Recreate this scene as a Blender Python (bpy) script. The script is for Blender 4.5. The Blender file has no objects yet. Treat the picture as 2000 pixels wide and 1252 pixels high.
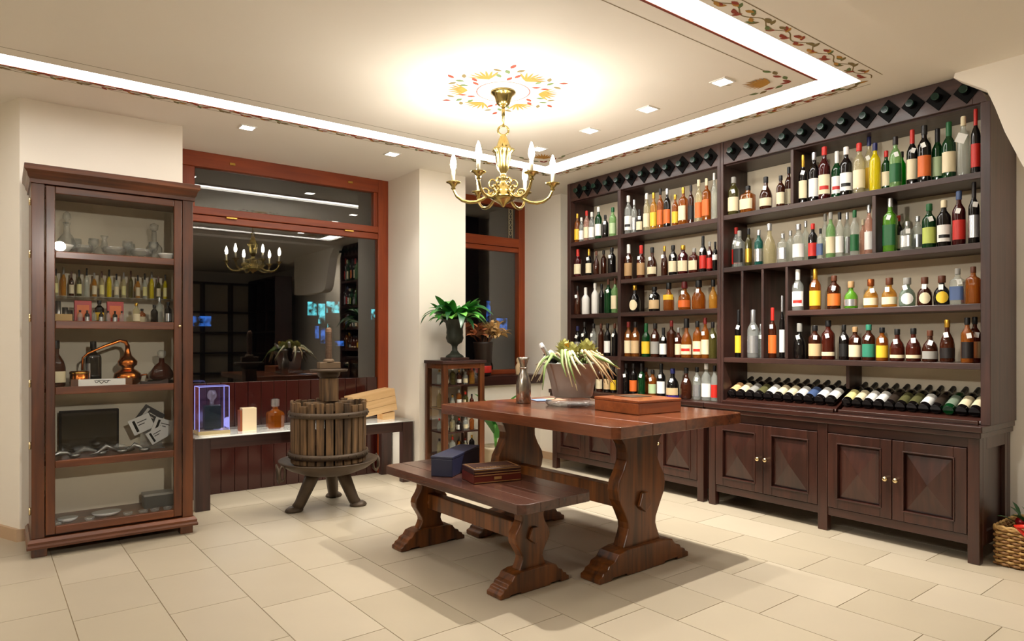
import bpy, math, random
from math import pi, sin, cos, radians
from mathutils import Vector, Matrix
random.seed(7)
SC = bpy.context.scene
COL = SC.collection

# ---------------------------------------------------------------- camera
cam_d = bpy.data.cameras.new('camera'); cam = bpy.data.objects.new('camera', cam_d); COL.objects.link(cam)
cam.location = (0, 0, 1.16); cam.rotation_euler = (pi/2, 0, -math.atan(1000/1304))
cam_d.sensor_width = 36; cam_d.lens = 1304/2000*36; cam_d.shift_y = 39/2000
cam_d.clip_start = .02
SC.camera = cam
# ---------------------------------------------------------------- world, exposure
w = bpy.data.worlds.new('night'); SC.world = w; w.use_nodes = True
w.node_tree.nodes['Background'].inputs[0].default_value = (.02, .03, .05, 1)
w.node_tree.nodes['Background'].inputs[1].default_value = .12
SC.view_settings.view_transform = 'Standard'; SC.view_settings.look = 'None'
SC.view_settings.gamma = 1; SC.view_settings.use_curve_mapping = False
SC.view_settings.exposure = 0.55
cy = SC.cycles
cy.max_bounces = 8; cy.diffuse_bounces = 4; cy.glossy_bounces = 4; cy.transmission_bounces = 6
cy.transparent_max_bounces = 24; cy.sample_clamp_indirect = 6; cy.sample_clamp_direct = 0
cy.caustics_reflective = False; cy.caustics_refractive = False; cy.blur_glossy = .6
LED_STRENGTH = 9.0
SPOT_W = 30.0
BULB_W = 3.5
WARM = (1.0, .95, .87)

# ---------------------------------------------------------------- lamps of the ceiling and added spots
CZ = 2.565
def spot(x, y, z, watts, size=radians(115), blend=.75, rad=.03, col=WARM):
    l = bpy.data.lights.new('downlight_or_added_spot', 'SPOT'); l.energy = watts; l.color = col
    l.spot_size = size; l.spot_blend = blend; l.shadow_soft_size = rad
    o = bpy.data.objects.new('downlight_or_added_spot', l); COL.objects.link(o); o.location = (x, y, z); return o
DOWN = [(3.11, 2.18, 5.2, 'downlight beside the gilt leaf corner of the ceiling panel'),
        (3.12, 2.713, 2.0, 'second downlight of the row along the bottle shelves'),
        (3.13, 3.225, 3.2, 'third downlight of the row along the bottle shelves'),
        (3.13, 3.762, 3.0, 'downlight just right of the chandelier by the far panel corner'),
        (1.293, 4.552, 1.2, 'downlight above the left half of the shop window'),
        (2.342, 4.535, .5, 'downlight above the right half of the shop window')]
for i, (x, y, k, _) in enumerate(DOWN): spot(x, y, CZ-.025, SPOT_W*k, *((radians(105), .5, .012) if i == 0 else (radians(84), 1.0, .03) if i < 4 else (radians(100), .8, .03)))
for x, y, k in [(.2, 1.3, .15), (1.7, 1.2, .2), (-.6, 3.0, .6), (-1, -1.2, .8), (1, -1.6, .8), (3., -.6, .8), (3.3, .7, .8)]:
    spot(x, y, CZ-.03, SPOT_W*k)

spot(4.2, .2, 2.5, SPOT_W*.9, radians(150))  # lamp added out of view to brighten the wall behind the arch
def aimed(x, y, z, tx, ty, tz, watts, size):
    o = spot(x, y, z, watts, radians(size), .9, .06); o.rotation_euler = (Vector((tx, ty, tz))-Vector((x, y, z))).to_track_quat('-Z', 'Y').to_euler(); return o
# unseen spots added behind and beside the viewer to brighten cabinets and shelves
aimed(.6, -1.4, 2.35, .52, 4.4, .95, 190, 31)
aimed(-1.2, 1.6, 2.42, 4.2, 2.9, 1.25, 120, 62)
aimed(-.6, .2, 2.42, 4.4, 1.3, 1.2, 22, 50)
# ---------------------------------------------------------------- mesh helpers
def lin(c):
    c = c/255.0
    return c/12.92 if c <= .04045 else ((c+.055)/1.055)**2.4
def rgb(r, g, b): return (lin(r), lin(g), lin(b), 1)
class MB:
    def __init__(s): s.v = []; s.f = []; s.sm = []; s.mi = []
    def add(s, vs, fs, smooth=False, mi=0):
        n = len(s.v); s.v += [tuple(p) for p in vs]
        for f in fs: s.f.append([i+n for i in f]); s.sm.append(smooth); s.mi.append(mi)
        return s
    def box(s, x0, x1, y0, y1, z0, z1, mi=0, M=None):
        vs = [(x, y, z) for z in (z0, z1) for y in (y0, y1) for x in (x0, x1)]
        if M: vs = [M @ Vector(p) for p in vs]
        return s.add(vs, [(0, 2, 3, 1), (4, 5, 7, 6), (0, 1, 5, 4), (2, 6, 7, 3), (0, 4, 6, 2), (1, 3, 7, 5)], False, mi)
    def lathe(s, prof, n=20, c=(0, 0, 0), mi=0, se=None, M=None, sx=1, sy=1, smooth=True):
        vs = []
        for r, z in prof:
            for k in range(n):
                a = 2*pi*(k+.5)/n; x, y = cos(a), sin(a)
                if se:
                    q = (abs(x)**se+abs(y)**se)**(-1/se); x *= q; y *= q
                p = Vector((x*r*sx, y*r*sy, z))
                if M: p = M @ p
                vs.append((p[0]+c[0], p[1]+c[1], p[2]+c[2]))
        fs = []
        for i in range(len(prof)-1):
            for k in range(n):
                k2 = (k+1) % n
                fs.append((i*n+k, i*n+k2, (i+1)*n+k2, (i+1)*n+k))
        s.add(vs, fs, smooth, mi)
        b = len(s.v)-len(vs)
        if prof[0][0] > 1e-4: s.f.append([b+k for k in reversed(range(n))]); s.sm.append(False); s.mi.append(mi)
        if prof[-1][0] > 1e-4:
            t = b+(len(prof)-1)*n; s.f.append([t+k for k in range(n)]); s.sm.append(False); s.mi.append(mi)
        return s
    def tube(s, pts, rad, n=8, mi=0, cap=True):
        pts = [Vector(p) for p in pts]; m = len(pts)
        if not hasattr(rad, '__len__'): rad = [rad]*m
        vs = []; up = None
        for i, p in enumerate(pts):
            t = (pts[min(i+1, m-1)]-pts[max(i-1, 0)]).normalized()
            if up is None:
                up = Vector((0, 0, 1)) if abs(t.z) < .9 else Vector((1, 0, 0))
            a = t.cross(up).normalized(); b = a.cross(t).normalized(); up = b
            for k in range(n):
                g = 2*pi*k/n; vs.append(p+(a*cos(g)+b*sin(g))*rad[i])
        fs = []
        for i in range(m-1):
            for k in range(n):
                k2 = (k+1) % n; fs.append((i*n+k, i*n+k2, (i+1)*n+k2, (i+1)*n+k))
        s.add(vs, fs, True, mi)
        if cap:
            b = len(s.v)-len(vs)
            s.f.append([b+k for k in reversed(range(n))]); s.sm.append(False); s.mi.append(mi)
            s.f.append([b+(m-1)*n+k for k in range(n)]); s.sm.append(False); s.mi.append(mi)
        return s
    def prism(s, poly, fn, mi=0):
        # poly: 2-D outline, fn(u, v, side) -> 3-D point, side 0/1
        n = len(poly)
        vs = [fn(u, v, 0) for u, v in poly]+[fn(u, v, 1) for u, v in poly]
        fs = [list(reversed(range(n))), list(range(n, 2*n))]+[(i, (i+1) % n, n+(i+1) % n, n+i) for i in range(n)]
        return s.add(vs, fs, False, mi)
    def quad(s, a, b, c, d, mi=0): return s.add([a, b, c, d], [(0, 1, 2, 3)], False, mi)
    def mesh(s, name, mats):
        me = bpy.data.meshes.new(name); me.from_pydata(s.v, [], s.f)
        if not isinstance(mats, (list, tuple)): mats = [mats]
        for m in mats: me.materials.append(m)
        me.polygons.foreach_set('use_smooth', s.sm); me.polygons.foreach_set('material_index', s.mi)
        me.update()
        return me
    def build(s, name, mats, parent=None, bevel=0, loc=None, fix=False):
        me = s.mesh(name, mats)
        if fix:
            import bmesh
            bm = bmesh.new(); bm.from_mesh(me); bmesh.ops.recalc_face_normals(bm, faces=bm.faces); bm.to_mesh(me); bm.free()
        return link(name, me, parent, bevel, loc)
def link(name, me, parent=None, bevel=0, loc=None, rot=None, scale=None):
    o = bpy.data.objects.new(name, me); COL.objects.link(o)
    if parent: o.parent = parent
    if loc: o.location = loc
    if rot: o.rotation_euler = rot
    if scale: o.scale = scale
    if bevel:
        b = o.modifiers.new('bevel', 'BEVEL'); b.width = bevel; b.segments = 2; b.limit_method = 'ANGLE'; b.angle_limit = radians(40)
        b.harden_normals = False
    return o
def thing(name, label, cat, loc=(0, 0, 0), rz=0, group=None):
    o = bpy.data.objects.new(name, None); COL.objects.link(o); o.location = loc; o.rotation_euler = (0, 0, rz)
    o.empty_display_size = .05
    o['label'] = label; o['category'] = cat
    if group: o['group'] = group
    return o
def tag(o, label, cat, group=None):
    o['label'] = label; o['category'] = cat
    if group: o['group'] = group
    return o
def struct(o): o['kind'] = 'structure'; return o

# ---------------------------------------------------------------- materials
def nt(name):
    m = bpy.data.materials.new(name); m.use_nodes = True
    return m, m.node_tree.nodes, m.node_tree.links
def mat(name, col, rough=.5, metal=0, spec=.5, coat=0, noise=0, nscale=20, bump=0, emit=None, es=0):
    m, N, L = nt(name); p = N['Principled BSDF']
    p.inputs['Base Color'].default_value = col; p.inputs['Roughness'].default_value = rough
    p.inputs['Metallic'].default_value = metal; p.inputs['Specular IOR Level'].default_value = spec
    p.inputs['Coat Weight'].default_value = coat; p.inputs['Coat Roughness'].default_value = .1
    if emit: p.inputs['Emission Color'].default_value = emit; p.inputs['Emission Strength'].default_value = es
    if noise or bump:
        tc = N.new('ShaderNodeTexCoord'); n = N.new('ShaderNodeTexNoise'); n.inputs['Scale'].default_value = nscale
        n.inputs['Detail'].default_value = 5; L.new(tc.outputs['Object'], n.inputs['Vector'])
        if noise:
            r = N.new('ShaderNodeMix'); r.data_type = 'RGBA'
            r.inputs['A'].default_value = tuple(c*(1-noise) for c in col[:3])+(1,)
            r.inputs['B'].default_value = tuple(min(1, c*(1+noise)) for c in col[:3])+(1,)
            L.new(n.outputs['Fac'], r.inputs['Factor']); L.new(r.outputs['Result'], p.inputs['Base Color'])
        if bump:
            b = N.new('ShaderNodeBump'); b.inputs['Strength'].default_value = bump; b.inputs['Distance'].default_value = .01
            L.new(n.outputs['Fac'], b.inputs['Height']); L.new(b.outputs['Normal'], p.inputs['Normal'])
    return m
def wood(name, dark, light, axis=2, scale=6, rough=.35, coat=.25, contrast=1.0, knots=False):
    m, N, L = nt(name); p = N['Principled BSDF']
    tc = N.new('ShaderNodeTexCoord'); mp = N.new('ShaderNodeMapping')
    sc = [scale*6]*3; sc[axis] = scale*.45; mp.inputs['Scale'].default_value = sc
    L.new(tc.outputs['Object'], mp.inputs['Vector'])
    n1 = N.new('ShaderNodeTexNoise'); n1.inputs['Scale'].default_value = 1.0; n1.inputs['Detail'].default_value = 6; n1.inputs['Distortion'].default_value = .6
    L.new(mp.outputs['Vector'], n1.inputs['Vector'])
    n2 = N.new('ShaderNodeTexNoise'); n2.inputs['Scale'].default_value = 2.2; n2.inputs['Detail'].default_value = 3
    L.new(tc.outputs['Object'], n2.inputs['Vector'])
    mx = N.new('ShaderNodeMath'); mx.operation = 'MULTIPLY_ADD'; mx.inputs[1].default_value = .65; L.new(n1.outputs['Fac'], mx.inputs[0])
    m2 = N.new('ShaderNodeMath'); m2.operation = 'MULTIPLY'; m2.inputs[1].default_value = .35; L.new(n2.outputs['Fac'], m2.inputs[0])
    L.new(m2.outputs[0], mx.inputs[2])
    r = N.new('ShaderNodeValToRGB'); e = r.color_ramp.elements
    e[0].position = .5-.17/contrast; e[0].color = dark; e[1].position = .5+.17/contrast; e[1].color = light
    L.new(mx.outputs[0], r.inputs['Fac']); L.new(r.outputs['Color'], p.inputs['Base Color'])
    b = N.new('ShaderNodeBump'); b.inputs['Strength'].default_value = .12; b.inputs['Distance'].default_value = .004
    L.new(n1.outputs['Fac'], b.inputs['Height']); L.new(b.outputs['Normal'], p.inputs['Normal'])
    p.inputs['Roughness'].default_value = rough; p.inputs['Coat Weight'].default_value = coat; p.inputs['Coat Roughness'].default_value = .18
    return m
def glass(name, col, body=.25, rough=.03, bodycol=None, fres=.85, base=.05):
    """tinted see-through glass: transparent film + a little body colour + a reflecting surface"""
    m, N, L = nt(name); out = N['Material Output']; N.remove(N['Principled BSDF'])
    t = N.new('ShaderNodeBsdfTransparent'); t.inputs['Color'].default_value = col
    d = N.new('ShaderNodeBsdfDiffuse'); d.inputs['Color'].default_value = bodycol or col
    a = N.new('ShaderNodeMixShader'); a.inputs['Fac'].default_value = body; L.new(t.outputs[0], a.inputs[1]); L.new(d.outputs[0], a.inputs[2])
    g = N.new('ShaderNodeBsdfGlossy'); g.inputs['Roughness'].default_value = rough
    lw = N.new('ShaderNodeLayerWeight'); lw.inputs['Blend'].default_value = .5
    pw = N.new('ShaderNodeMath'); pw.operation = 'POWER'; pw.inputs[1].default_value = 3.2; L.new(lw.outputs['Facing'], pw.inputs[0])
    ma = N.new('ShaderNodeMath'); ma.operation = 'MULTIPLY_ADD'; ma.inputs[1].default_value = fres; ma.inputs[2].default_value = base
    ma.use_clamp = True; L.new(pw.outputs[0], ma.inputs[0])
    b = N.new('ShaderNodeMixShader'); L.new(ma.outputs[0], b.inputs['Fac']); L.new(a.outputs[0], b.inputs[1]); L.new(g.outputs[0], b.inputs[2])
    L.new(b.outputs[0], out.inputs['Surface'])
    return m
def emis(name, col, s):
    m, N, L = nt(name); N.remove(N['Principled BSDF']); e = N.new('ShaderNodeEmission')
    e.inputs['Color'].default_value = col; e.inputs['Strength'].default_value = s
    L.new(e.outputs[0], N['Material Output'].inputs['Surface']); return m

M_wall = mat('plaster_wall', rgb(242, 234, 220), .85, noise=.03, nscale=3, bump=.05)
M_ceil = mat('ceiling_paint', rgb(242, 236, 226), .8, noise=.02, nscale=2)
M_slotw = mat('slot_white', rgb(250, 246, 238), .8)
M_led = emis('led_strip_light', (1, .965, .91, 1), LED_STRENGTH)
M_lens = emis('downlight_lens', (1, .93, .82, 1), 14)
M_whitemet = mat('white_metal', rgb(240, 238, 232), .4)
M_redtrim = mat('red_brown_paint', rgb(128, 56, 34), .8)
M_tile = [mat('floor_tile', rgb(*c), .33, noise=.05, nscale=5, spec=.4) for c in ((184, 171, 148), (179, 166, 143), (188, 175, 153), (182, 169, 147))]
M_grout = mat('floor_grout', rgb(168, 148, 120), .9)
M_base = mat('baseboard_tile', rgb(190, 160, 128), .5, noise=.05)
M_winframe = wood('window_frame_wood', rgb(126, 48, 12), rgb(156, 68, 20), 2, 5, .45, .08)
M_winframeh = wood('window_frame_wood_across', rgb(126, 48, 12), rgb(156, 68, 20), 0, 5, .45, .08)
M_redpanel = mat('dark_red_lacquer', rgb(52, 14, 10), .22, coat=.5, noise=.1, nscale=4)
M_brass = mat('brass', rgb(200, 160, 80), .25, 1)
M_pane = glass('window_pane_glass', (.985, .99, .99, 1), .0, .0, fres=.7, base=.09)
M_cabpane = glass('cabinet_pane_glass', (.99, .995, .99, 1), .0, .0, fres=.5, base=.03)
M_sill = wood('sill_wood', rgb(38, 18, 14), rgb(60, 30, 24), 0, 5, .35)
SH_D, SH_L = rgb(34, 19, 16), rgb(70, 42, 35)
M_shx = wood('shelf_wood_x', SH_D, SH_L, 0, 5, .42, .15)
M_shy = wood('shelf_wood_y', SH_D, SH_L, 1, 5, .42, .15)
M_shz = wood('shelf_wood_z', SH_D, SH_L, 2, 5, .42, .15)
M_cty = wood('counter_wood_y', rgb(34, 15, 10), rgb(66, 34, 25), 1, 5, .33, .3)
M_ctz = wood('counter_wood_z', rgb(34, 15, 10), rgb(66, 34, 25), 2, 5, .33, .3)
M_cream = mat('cream_backboard', rgb(236, 222, 196), .8, noise=.03, nscale=4)
M_tabx = wood('table_wood_top', rgb(72, 37, 22), rgb(126, 70, 42), 1, 4, .2, .5)
M_tabz = wood('table_wood_leg', rgb(48, 24, 6), rgb(128, 72, 25), 2, 4, .38, .18, 1.2)
M_benx = wood('bench_wood_top', rgb(54, 32, 25), rgb(94, 58, 45), 1, 4, .26, .4)
M_cabz = wood('cabinet_wood_z', rgb(46, 20, 6), rgb(108, 57, 23), 2, 4, .38, .15)
M_cabx = wood('cabinet_wood_x', rgb(50, 22, 6), rgb(118, 62, 25), 0, 4, .38, .15)
M_black = mat('black_gloss', rgb(5, 5, 5), .6, spec=.1)
M_knob = mat('knob_metal', rgb(225, 205, 160), .22, 1)

# ---------------------------------------------------------------- floor
fl = struct(MB().box(-2.6, 4.6, -3.5, 5.6, -.06, -.004).build('floor', M_grout))
TW, TL = .327, .515
tile_me = []
for m in M_tile: tile_me.append(MB().box(.0018, TW-.0018, .0018, TL-.0018, -.0045, 0).mesh('tile', m))
rt = radians(1.0)
for k in range(-8, 14):
    x0 = .229+TW*(k-1)+.018
    y0 = (3.283+.172-.1715*k) % TL
    for j in range(-8, 11):
        yy = y0+j*TL
        if yy+TL < -.1 or yy > 5.4: continue
        p = Vector((x0, yy-2.8)); p.rotate(Matrix.Rotation(rt, 2)); X, Y = p.x, p.y+2.8
        if X < -2.5 or X > 4.62: continue
        if X > 4.1 and Y < 0.3 or X < -1.6 and Y < 2.5: continue
        link('tile', tile_me[random.randrange(4)], fl, 0, (X, Y, 0), (0, 0, rt))
# rear of the shop: plain slab at tile height
struct(MB().box(-2.6, 4.6, -3.5, -.62, -.0045, 0).build('floor', M_tile[0]))

# ---------------------------------------------------------------- ceiling with lit slot ring
RX0, RX1, RY0, RY1, SW = -1.75, 3.70, 1.72, 4.27, .15
T = CZ+.14
c = MB()
c.box(-2.6, RX0, -3.5, 5.4, CZ, T); c.box(RX1, 4.6, -3.5, 5.4, CZ, T)
c.box(RX0, RX1, -3.5, RY0, CZ, T); c.box(RX0, RX1, RY1, 5.4, CZ, T)
ceil = struct(c.build('ceiling', M_ceil))
panel = MB().box(RX0+SW, RX1-SW-.05, RY0+SW-.02, RY1-SW, CZ, T).build('ceiling_panel', M_ceil, ceil)
MB().box(RX0-.02, RX1+.02, RY0-.02, RY1+.02, T, T+.02).build('slot_cover', M_slotw, ceil)
zz = CZ+.016
for q in [(RX0+.002, RX1-.002, RY0+.004, RY0+SW-.024), (RX0+.002, RX1-.002, RY1-SW+.004, RY1-.004)]:
    MB().box(*q, zz, zz+.01).build('light_diffuser', M_led, ceil)
for q in [(RX0+.004, RX0+SW-.004, RY0+SW, RY1-SW), (RX1-SW-.046, RX1-.004, RY0+SW-.02, RY1-SW)]:
    MB().box(*q, zz, zz+.01).build('light_diffuser', M_led, ceil)
# red-brown lips of the slot that face the shop door
MB().box(RX0+SW, RX1-SW-.05, RY0+SW-.020, RY0+SW-.006, CZ-.0025, CZ-.0005).build('painted_lip', M_redtrim, ceil)
MB().box(RX0, RX1-1.1, RY1+.0005, RY1+.013, CZ-.0025, CZ-.0005).build('painted_lip', M_redtrim, ceil)
# lowered soffit over the passage on the camera side
struct(MB().box(-2.6, 4.6, -3.5, 1.33, CZ-.03, CZ-.0005).build('ceiling', M_ceil))

# painted ornament (flat print on the plaster)
PC = [mat('paint_'+n, rgb(*c_), .8) for n, c_ in (('olive', (128, 112, 70)), ('ochre', (186, 136, 58)), ('rust', (150, 62, 42)), ('green', (104, 122, 76)), ('grey_line', (136, 120, 92)))]
def leaf2(mb, cx, cy, ang, ln, wd, mi, z):
    pts = []
    for t in (0, .25, .5, .75, 1):
        pts.append((t, sin(pi*min(1, t*.95+.03))*.5))
    poly = [(t*ln, h*wd) for t, h in pts]+[(t*ln, -h*wd) for t, h in reversed(pts[1:-1])]
    ca, sa = cos(ang), sin(ang)
    vs = [(cx+u*ca-v*sa, cy+u*sa+v*ca, z) for u, v in poly]
    mb.add(vs, [list(range(len(vs)))], False, mi)
def strip2(mb, pts, wd, mi, z):
    n = len(pts)
    for i in range(n-1):
        (x0, y0), (x1, y1) = pts[i], pts[i+1]; d = math.hypot(x1-x0, y1-y0) or 1
        nx, ny = -(y1-y0)/d*wd/2, (x1-x0)/d*wd/2
        mb.quad((x0+nx, y0+ny, z), (x0-nx, y0-ny, z), (x1-nx, y1-ny, z), (x1+nx, y1+ny, z), mi)
def vine(ax, ay, bx, by, width, z, seed):
    """vine border running from a to b, growing to the left-hand side of that direction"""
    rnd = random.Random(seed); mb = MB(); L_ = math.hypot(bx-ax, by-ay); ux, uy = (bx-ax)/L_, (by-ay)/L_; nx, ny = -uy, ux
    P = lambda t, o: (ax+ux*t+nx*o, ay+uy*t+ny*o)
    ang = math.atan2(uy, ux); n = int(L_/.02)
    strip2(mb, [P(i*L_/n, width*.42+width*.2*sin(i*.02*2*pi/.2)) for i in range(n+1)], .006, 0, z)
    strip2(mb, [P(0, width), P(L_, width)], .005, 4, z)
    t = .03; k = 0
    while t < L_-.03:
        side = 1 if k % 2 else -1
        for q in range(3):
            o = width*.42+side*width*(.08+.1*q)
            x, y = P(t+q*.014, o); leaf2(mb, x, y, ang+side*(.8-.5*q)+rnd.uniform(-.3, .3), .05, .022, (1, 2, 0, 3, 1, 2)[(k//2+q) % 6 if k % 3 else 2 if k % 2 else 1], z-.0002*q-.0002)
        t += .062+rnd.uniform(-.008, .008); k += 1
    return mb
zp = CZ-.0006
for q, wd in (((RX1+.012, RY1, RX1+.012, RY0-.015), .07), ((RX1, RY0-.012, RX0, RY0-.012), .10), ((RX0, RY1+.012, RX1, RY1+.012), .06)):
    vine(*q, wd, zp, 3).build('painted_border', PC, ceil)
ln = MB()
ix0, ix1, iy0, iy1 = RX0+SW+.1, RX1-SW-.15, RY0+SW+.09, RY1-SW-.1
strip2(ln, [(ix0, iy0), (ix1-.2, iy0)], .005, 4, zp); strip2(ln, [(ix1, iy0+.2), (ix1, iy1-.2)], .005, 4, zp)
strip2(ln, [(ix0, iy1), (ix1-.2, iy1)], .005, 4, zp)
for (cx_, cy_, a0) in ((ix1+.05, iy0-.05, radians(134)), (ix1+.05, iy1+.05, radians(225))):
    for i in range(11):
        a = a0+(i-5)*.2; leaf2(ln, cx_+.17*cos(a0), cy_+.17*sin(a0), a, .15-.010*abs(i-5), .016, 1, zp-.0002-.0003*i)
    for sg in (-1, 1):
        for i in range(5):
            t = i*.05; x, y = cx_+.06*cos(a0)+t*cos(a0+sg*radians(47)), cy_+.06*sin(a0)+t*sin(a0+sg*radians(47))
            leaf2(ln, x, y, a0+sg*(.5+.6*(i % 2)), .06, .026, (2, 3, 2, 0, 3)[i], zp-.0004)
    leaf2(ln, cx_+.37*cos(a0), cy_+.37*sin(a0), a0, .06, .012, 0, zp)
ln.build('painted_corner_leaves', PC, ceil)
ro = MB(); CHX, CHY = 2.258, 3.026
for i in range(6):
    a = radians(30+60*i)
    for j in range(7):
        leaf2(ro, CHX+.2*cos(a), CHY+.2*sin(a), a+(j-3)*.30, .12, .015, 1, zp-.0002-.0003*j)
    b = a+radians(30)
    for j, (rr, da, mi) in enumerate(((.17, 0, 2), (.21, .18, 2), (.21, -.18, 3), (.26, 0, 3), (.29, .12, 0), (.29, -.14, 0), (.33, .0, 2))):
        leaf2(ro, CHX+rr*cos(b+da), CHY+rr*sin(b+da), b+da*5+.4*(-1)**j, .055, .026, mi, zp-.0004)
for rr in (.15,):
    strip2(ro, [(CHX+rr*cos(t*pi/24), CHY+rr*sin(t*pi/24)) for t in range(49)], .006, 2, zp)
ro.build('painted_rosette', PC, ceil)

# ---------------------------------------------------------------- walls
def wallbox(name, *a): return struct(MB().box(*a).build(name, M_wall))
wallbox('wall_right', 4.476, 4.60, -3.5, 5.4, 0, 2.71)
wallbox('wall_left', -2.7, -2.6, -3.5, 5.4, 0, 2.71)
wallbox('wall_near', -2.6, 4.55, -3.6, -3.5, 0, 2.71)
p1 = MB().prism([(.09, 4.79), (.95, 4.79), (.95, 5.36), (.93, 5.42), (-.14, 5.42), (-.14, 5.33)], lambda u, v, s: (u, v, [0, 2.71][s]))
struct(p1.build('wall_pier', M_wall, fix=True))
wallbox('wall_far', -2.6, -.14, 5.34, 5.42, 0, 2.71)
wallbox('wall_pier', 2.72, 3.17, 4.79, 5.42, 0, 2.71)
wallbox('wall_corner', 4.26, 4.476, 4.79, 5.42, 0, 2.71)
wallbox('wall_under_window', 3.17, 4.26, 5.09, 5.42, 0, .74)
struct(MB().box(3.17, 4.26, 5.05, 5.34, .74, .826).build('window_sill', M_sill, bevel=.004))
# arched wall end in front of the shelves
arch = [(1.34, 2.535), (1.345, 2.512), (1.28, 2.465), (1.2, 2.407), (1.165, 2.31), (1.125, 2.181), (1.053, 2.0), (1.0, 1.93), (.9, 1.9), (.6, 1.9), (.3, 1.9), (0, 1.9), (-.3, 1.92), (-.3, 2.535)]
struct(MB().prism(arch, lambda u, v, s: ((3.90, 4.025)[s], u, v)).build('wall_arch', M_wall, fix=True))
# baseboards
def base(name, *a): return struct(MB().box(*a, 0.0, .07).build(name, M_base))
base('baseboard_pier', .075, .95, 4.778, 4.79); base('baseboard_pier', 2.70, 3.17, 4.778, 4.79); base('baseboard_pier', 2.708, 2.72, 4.79, 5.3)
base('baseboard_pier', 3.17, 4.26, 5.078, 5.09); base('baseboard_corner', 4.248, 4.26, 4.79, 5.078)
base('baseboard_corner', 4.248, 4.476, 4.778, 4.79); base('baseboard_right', 4.464, 4.476, -3.5, 1.2)
bb = MB().prism([(.09, 4.79), (.075, 4.778), (-.16, 5.325), (-.14, 5.335)], lambda u, v, s: (u, v, [0, .07][s])); struct(bb.build('baseboard_splay', M_base, fix=True))
base('baseboard_left', -2.6, -2.588, -3.5, 5.34); base('baseboard_far', -2.588, -.15, 5.328, 5.34)

# ---------------------------------------------------------------- window 1 (shop window)
YW = 5.34
w1 = thing('window_1', 'wide shop window with red brown wooden frame and transom light', 'window', (0, 0, 0)); w1['kind'] = 'structure'
def wf(x0, x1, z0, z1, y0=YW, y1=YW+.07, m=None, b=.004, par=w1): return MB().box(x0, x1, y0, y1, z0, z1).build('frame_rail', m or M_winframe, par, b)
wf(.945, 1.03, 0, 2.565); wf(2.624, 2.719, 0, 2.565)
wf(1.03, 2.624, 2.452, 2.565, m=M_winframeh); wf(1.03, 2.624, 2.10, 2.155, m=M_winframeh); wf(1.03, 2.624, 2.045, 2.095, y0=YW+.006, m=M_winframeh)
wf(1.03, 1.145, 2.155, 2.452, y0=YW+.012); wf(2.585, 2.624, 2.155, 2.452, y0=YW+.012)
MB().box(1.145, 2.585, YW+.035, YW+.041, 2.155, 2.452).build('pane', M_pane, w1)
MB().box(1.03, 2.624, YW+.035, YW+.041, .84, 2.045).build('pane', M_pane, w1)
for i in range(16):
    x = 1.03+i*(2.624-1.03)/16
    MB().box(x+.0015, x+(2.624-1.03)/16-.0015, YW+.02, YW+.05, .0, .84).build('plank', M_redpanel, w1, .003)
for x, z in ((1.407, 2.504), (2.362, 2.504)):
    MB().lathe([(.004, -.012), (.016, -.01), (.018, -.002), (.012, 0)], 12, (x, YW, z), M=Matrix.Rotation(pi/2, 3, 'X')).box(x-.02, x+.02, YW-.006, YW+.001, z-.009, z+.009).build('catch', M_brass, w1)
for x, z in ((1.4, 2.089), (2.348, 2.089)):
    MB().box(x-.04, x+.04, YW-.016, YW+.004, z-.006, z+.008).build('handle', M_brass, w1, .003)
# ---------------------------------------------------------------- window 2
w2 = thing('window_2', 'narrow red brown framed window between pier and bottle shelves', 'window', (0, 0, 0)); w2['kind'] = 'structure'
wf(4.185, 4.27, .826, 2.565, par=w2); wf(3.17, 3.25, .826, 2.565, par=w2)
wf(3.25, 4.185, 2.50, 2.565, m=M_winframeh, par=w2); wf(3.25, 4.185, 2.10, 2.19, m=M_winframeh, par=w2); wf(3.25, 4.185, 2.05, 2.095, y0=YW+.006, m=M_winframeh, par=w2)
wf(3.25, 4.185, .826, .87, m=M_winframeh, par=w2)
MB().box(3.25, 4.185, YW+.035, YW+.041, 2.19, 2.50).build('pane', M_pane, w2)
MB().box(3.25, 4.185, YW+.035, YW+.041, .87, 2.05).build('pane', M_pane, w2)
mb = MB(); pts = []
for i in range(5):
    z = 2.22+i*.055
    for k in range(0, 13): pts.append((4.10+.018*cos(k*pi/6), YW+.03, z+.026+.022*sin(k*pi/6)))
    mb.tube(pts, .0028, 5); pts = []
mb.box(4.076, 4.079, YW+.028, YW+.033, 2.195, 2.495); mb.box(4.121, 4.124, YW+.028, YW+.033, 2.195, 2.495)
mb.build('scroll_ornament', mat('pale_ornament', rgb(196, 184, 150), .6), w2)

# ---------------------------------------------------------------- night street outside
st = mat('street_asphalt', rgb(26, 28, 34), .7)
struct(MB().box(-8, 14, 5.5, 24, -.3, -.1).build('street', st))
fac = mat('night_facade', rgb(36, 36, 42), .8)
def patchy(m, s):
    N, L = m.node_tree.nodes, m.node_tree.links; e = N['Emission']
    tc = N.new('ShaderNodeTexCoord'); n = N.new('ShaderNodeTexNoise'); n.inputs['Scale'].default_value = 9; n.inputs['Detail'].default_value = 3
    r = N.new('ShaderNodeMapRange'); r.inputs['From Min'].default_value = .4; r.inputs['From Max'].default_value = .62; r.inputs['To Min'].default_value = .0; r.inputs['To Max'].default_value = s
    L.new(tc.outputs['Object'], n.inputs['Vector']); L.new(n.outputs['Fac'], r.inputs['Value']); L.new(r.outputs['Result'], e.inputs['Strength'])
bd = thing('house', 'dark house front across the street with glowing blue panels', 'house', (0, 0, 0))
MB().box(-8, 14, 13, 13.5, -.1, 7).build('wall', fac, bd)
CY = emis('cyan_glow_panel', rgb(90, 200, 210), .55); BL = emis('blue_glow_panel', rgb(60, 120, 220), .3)
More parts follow.
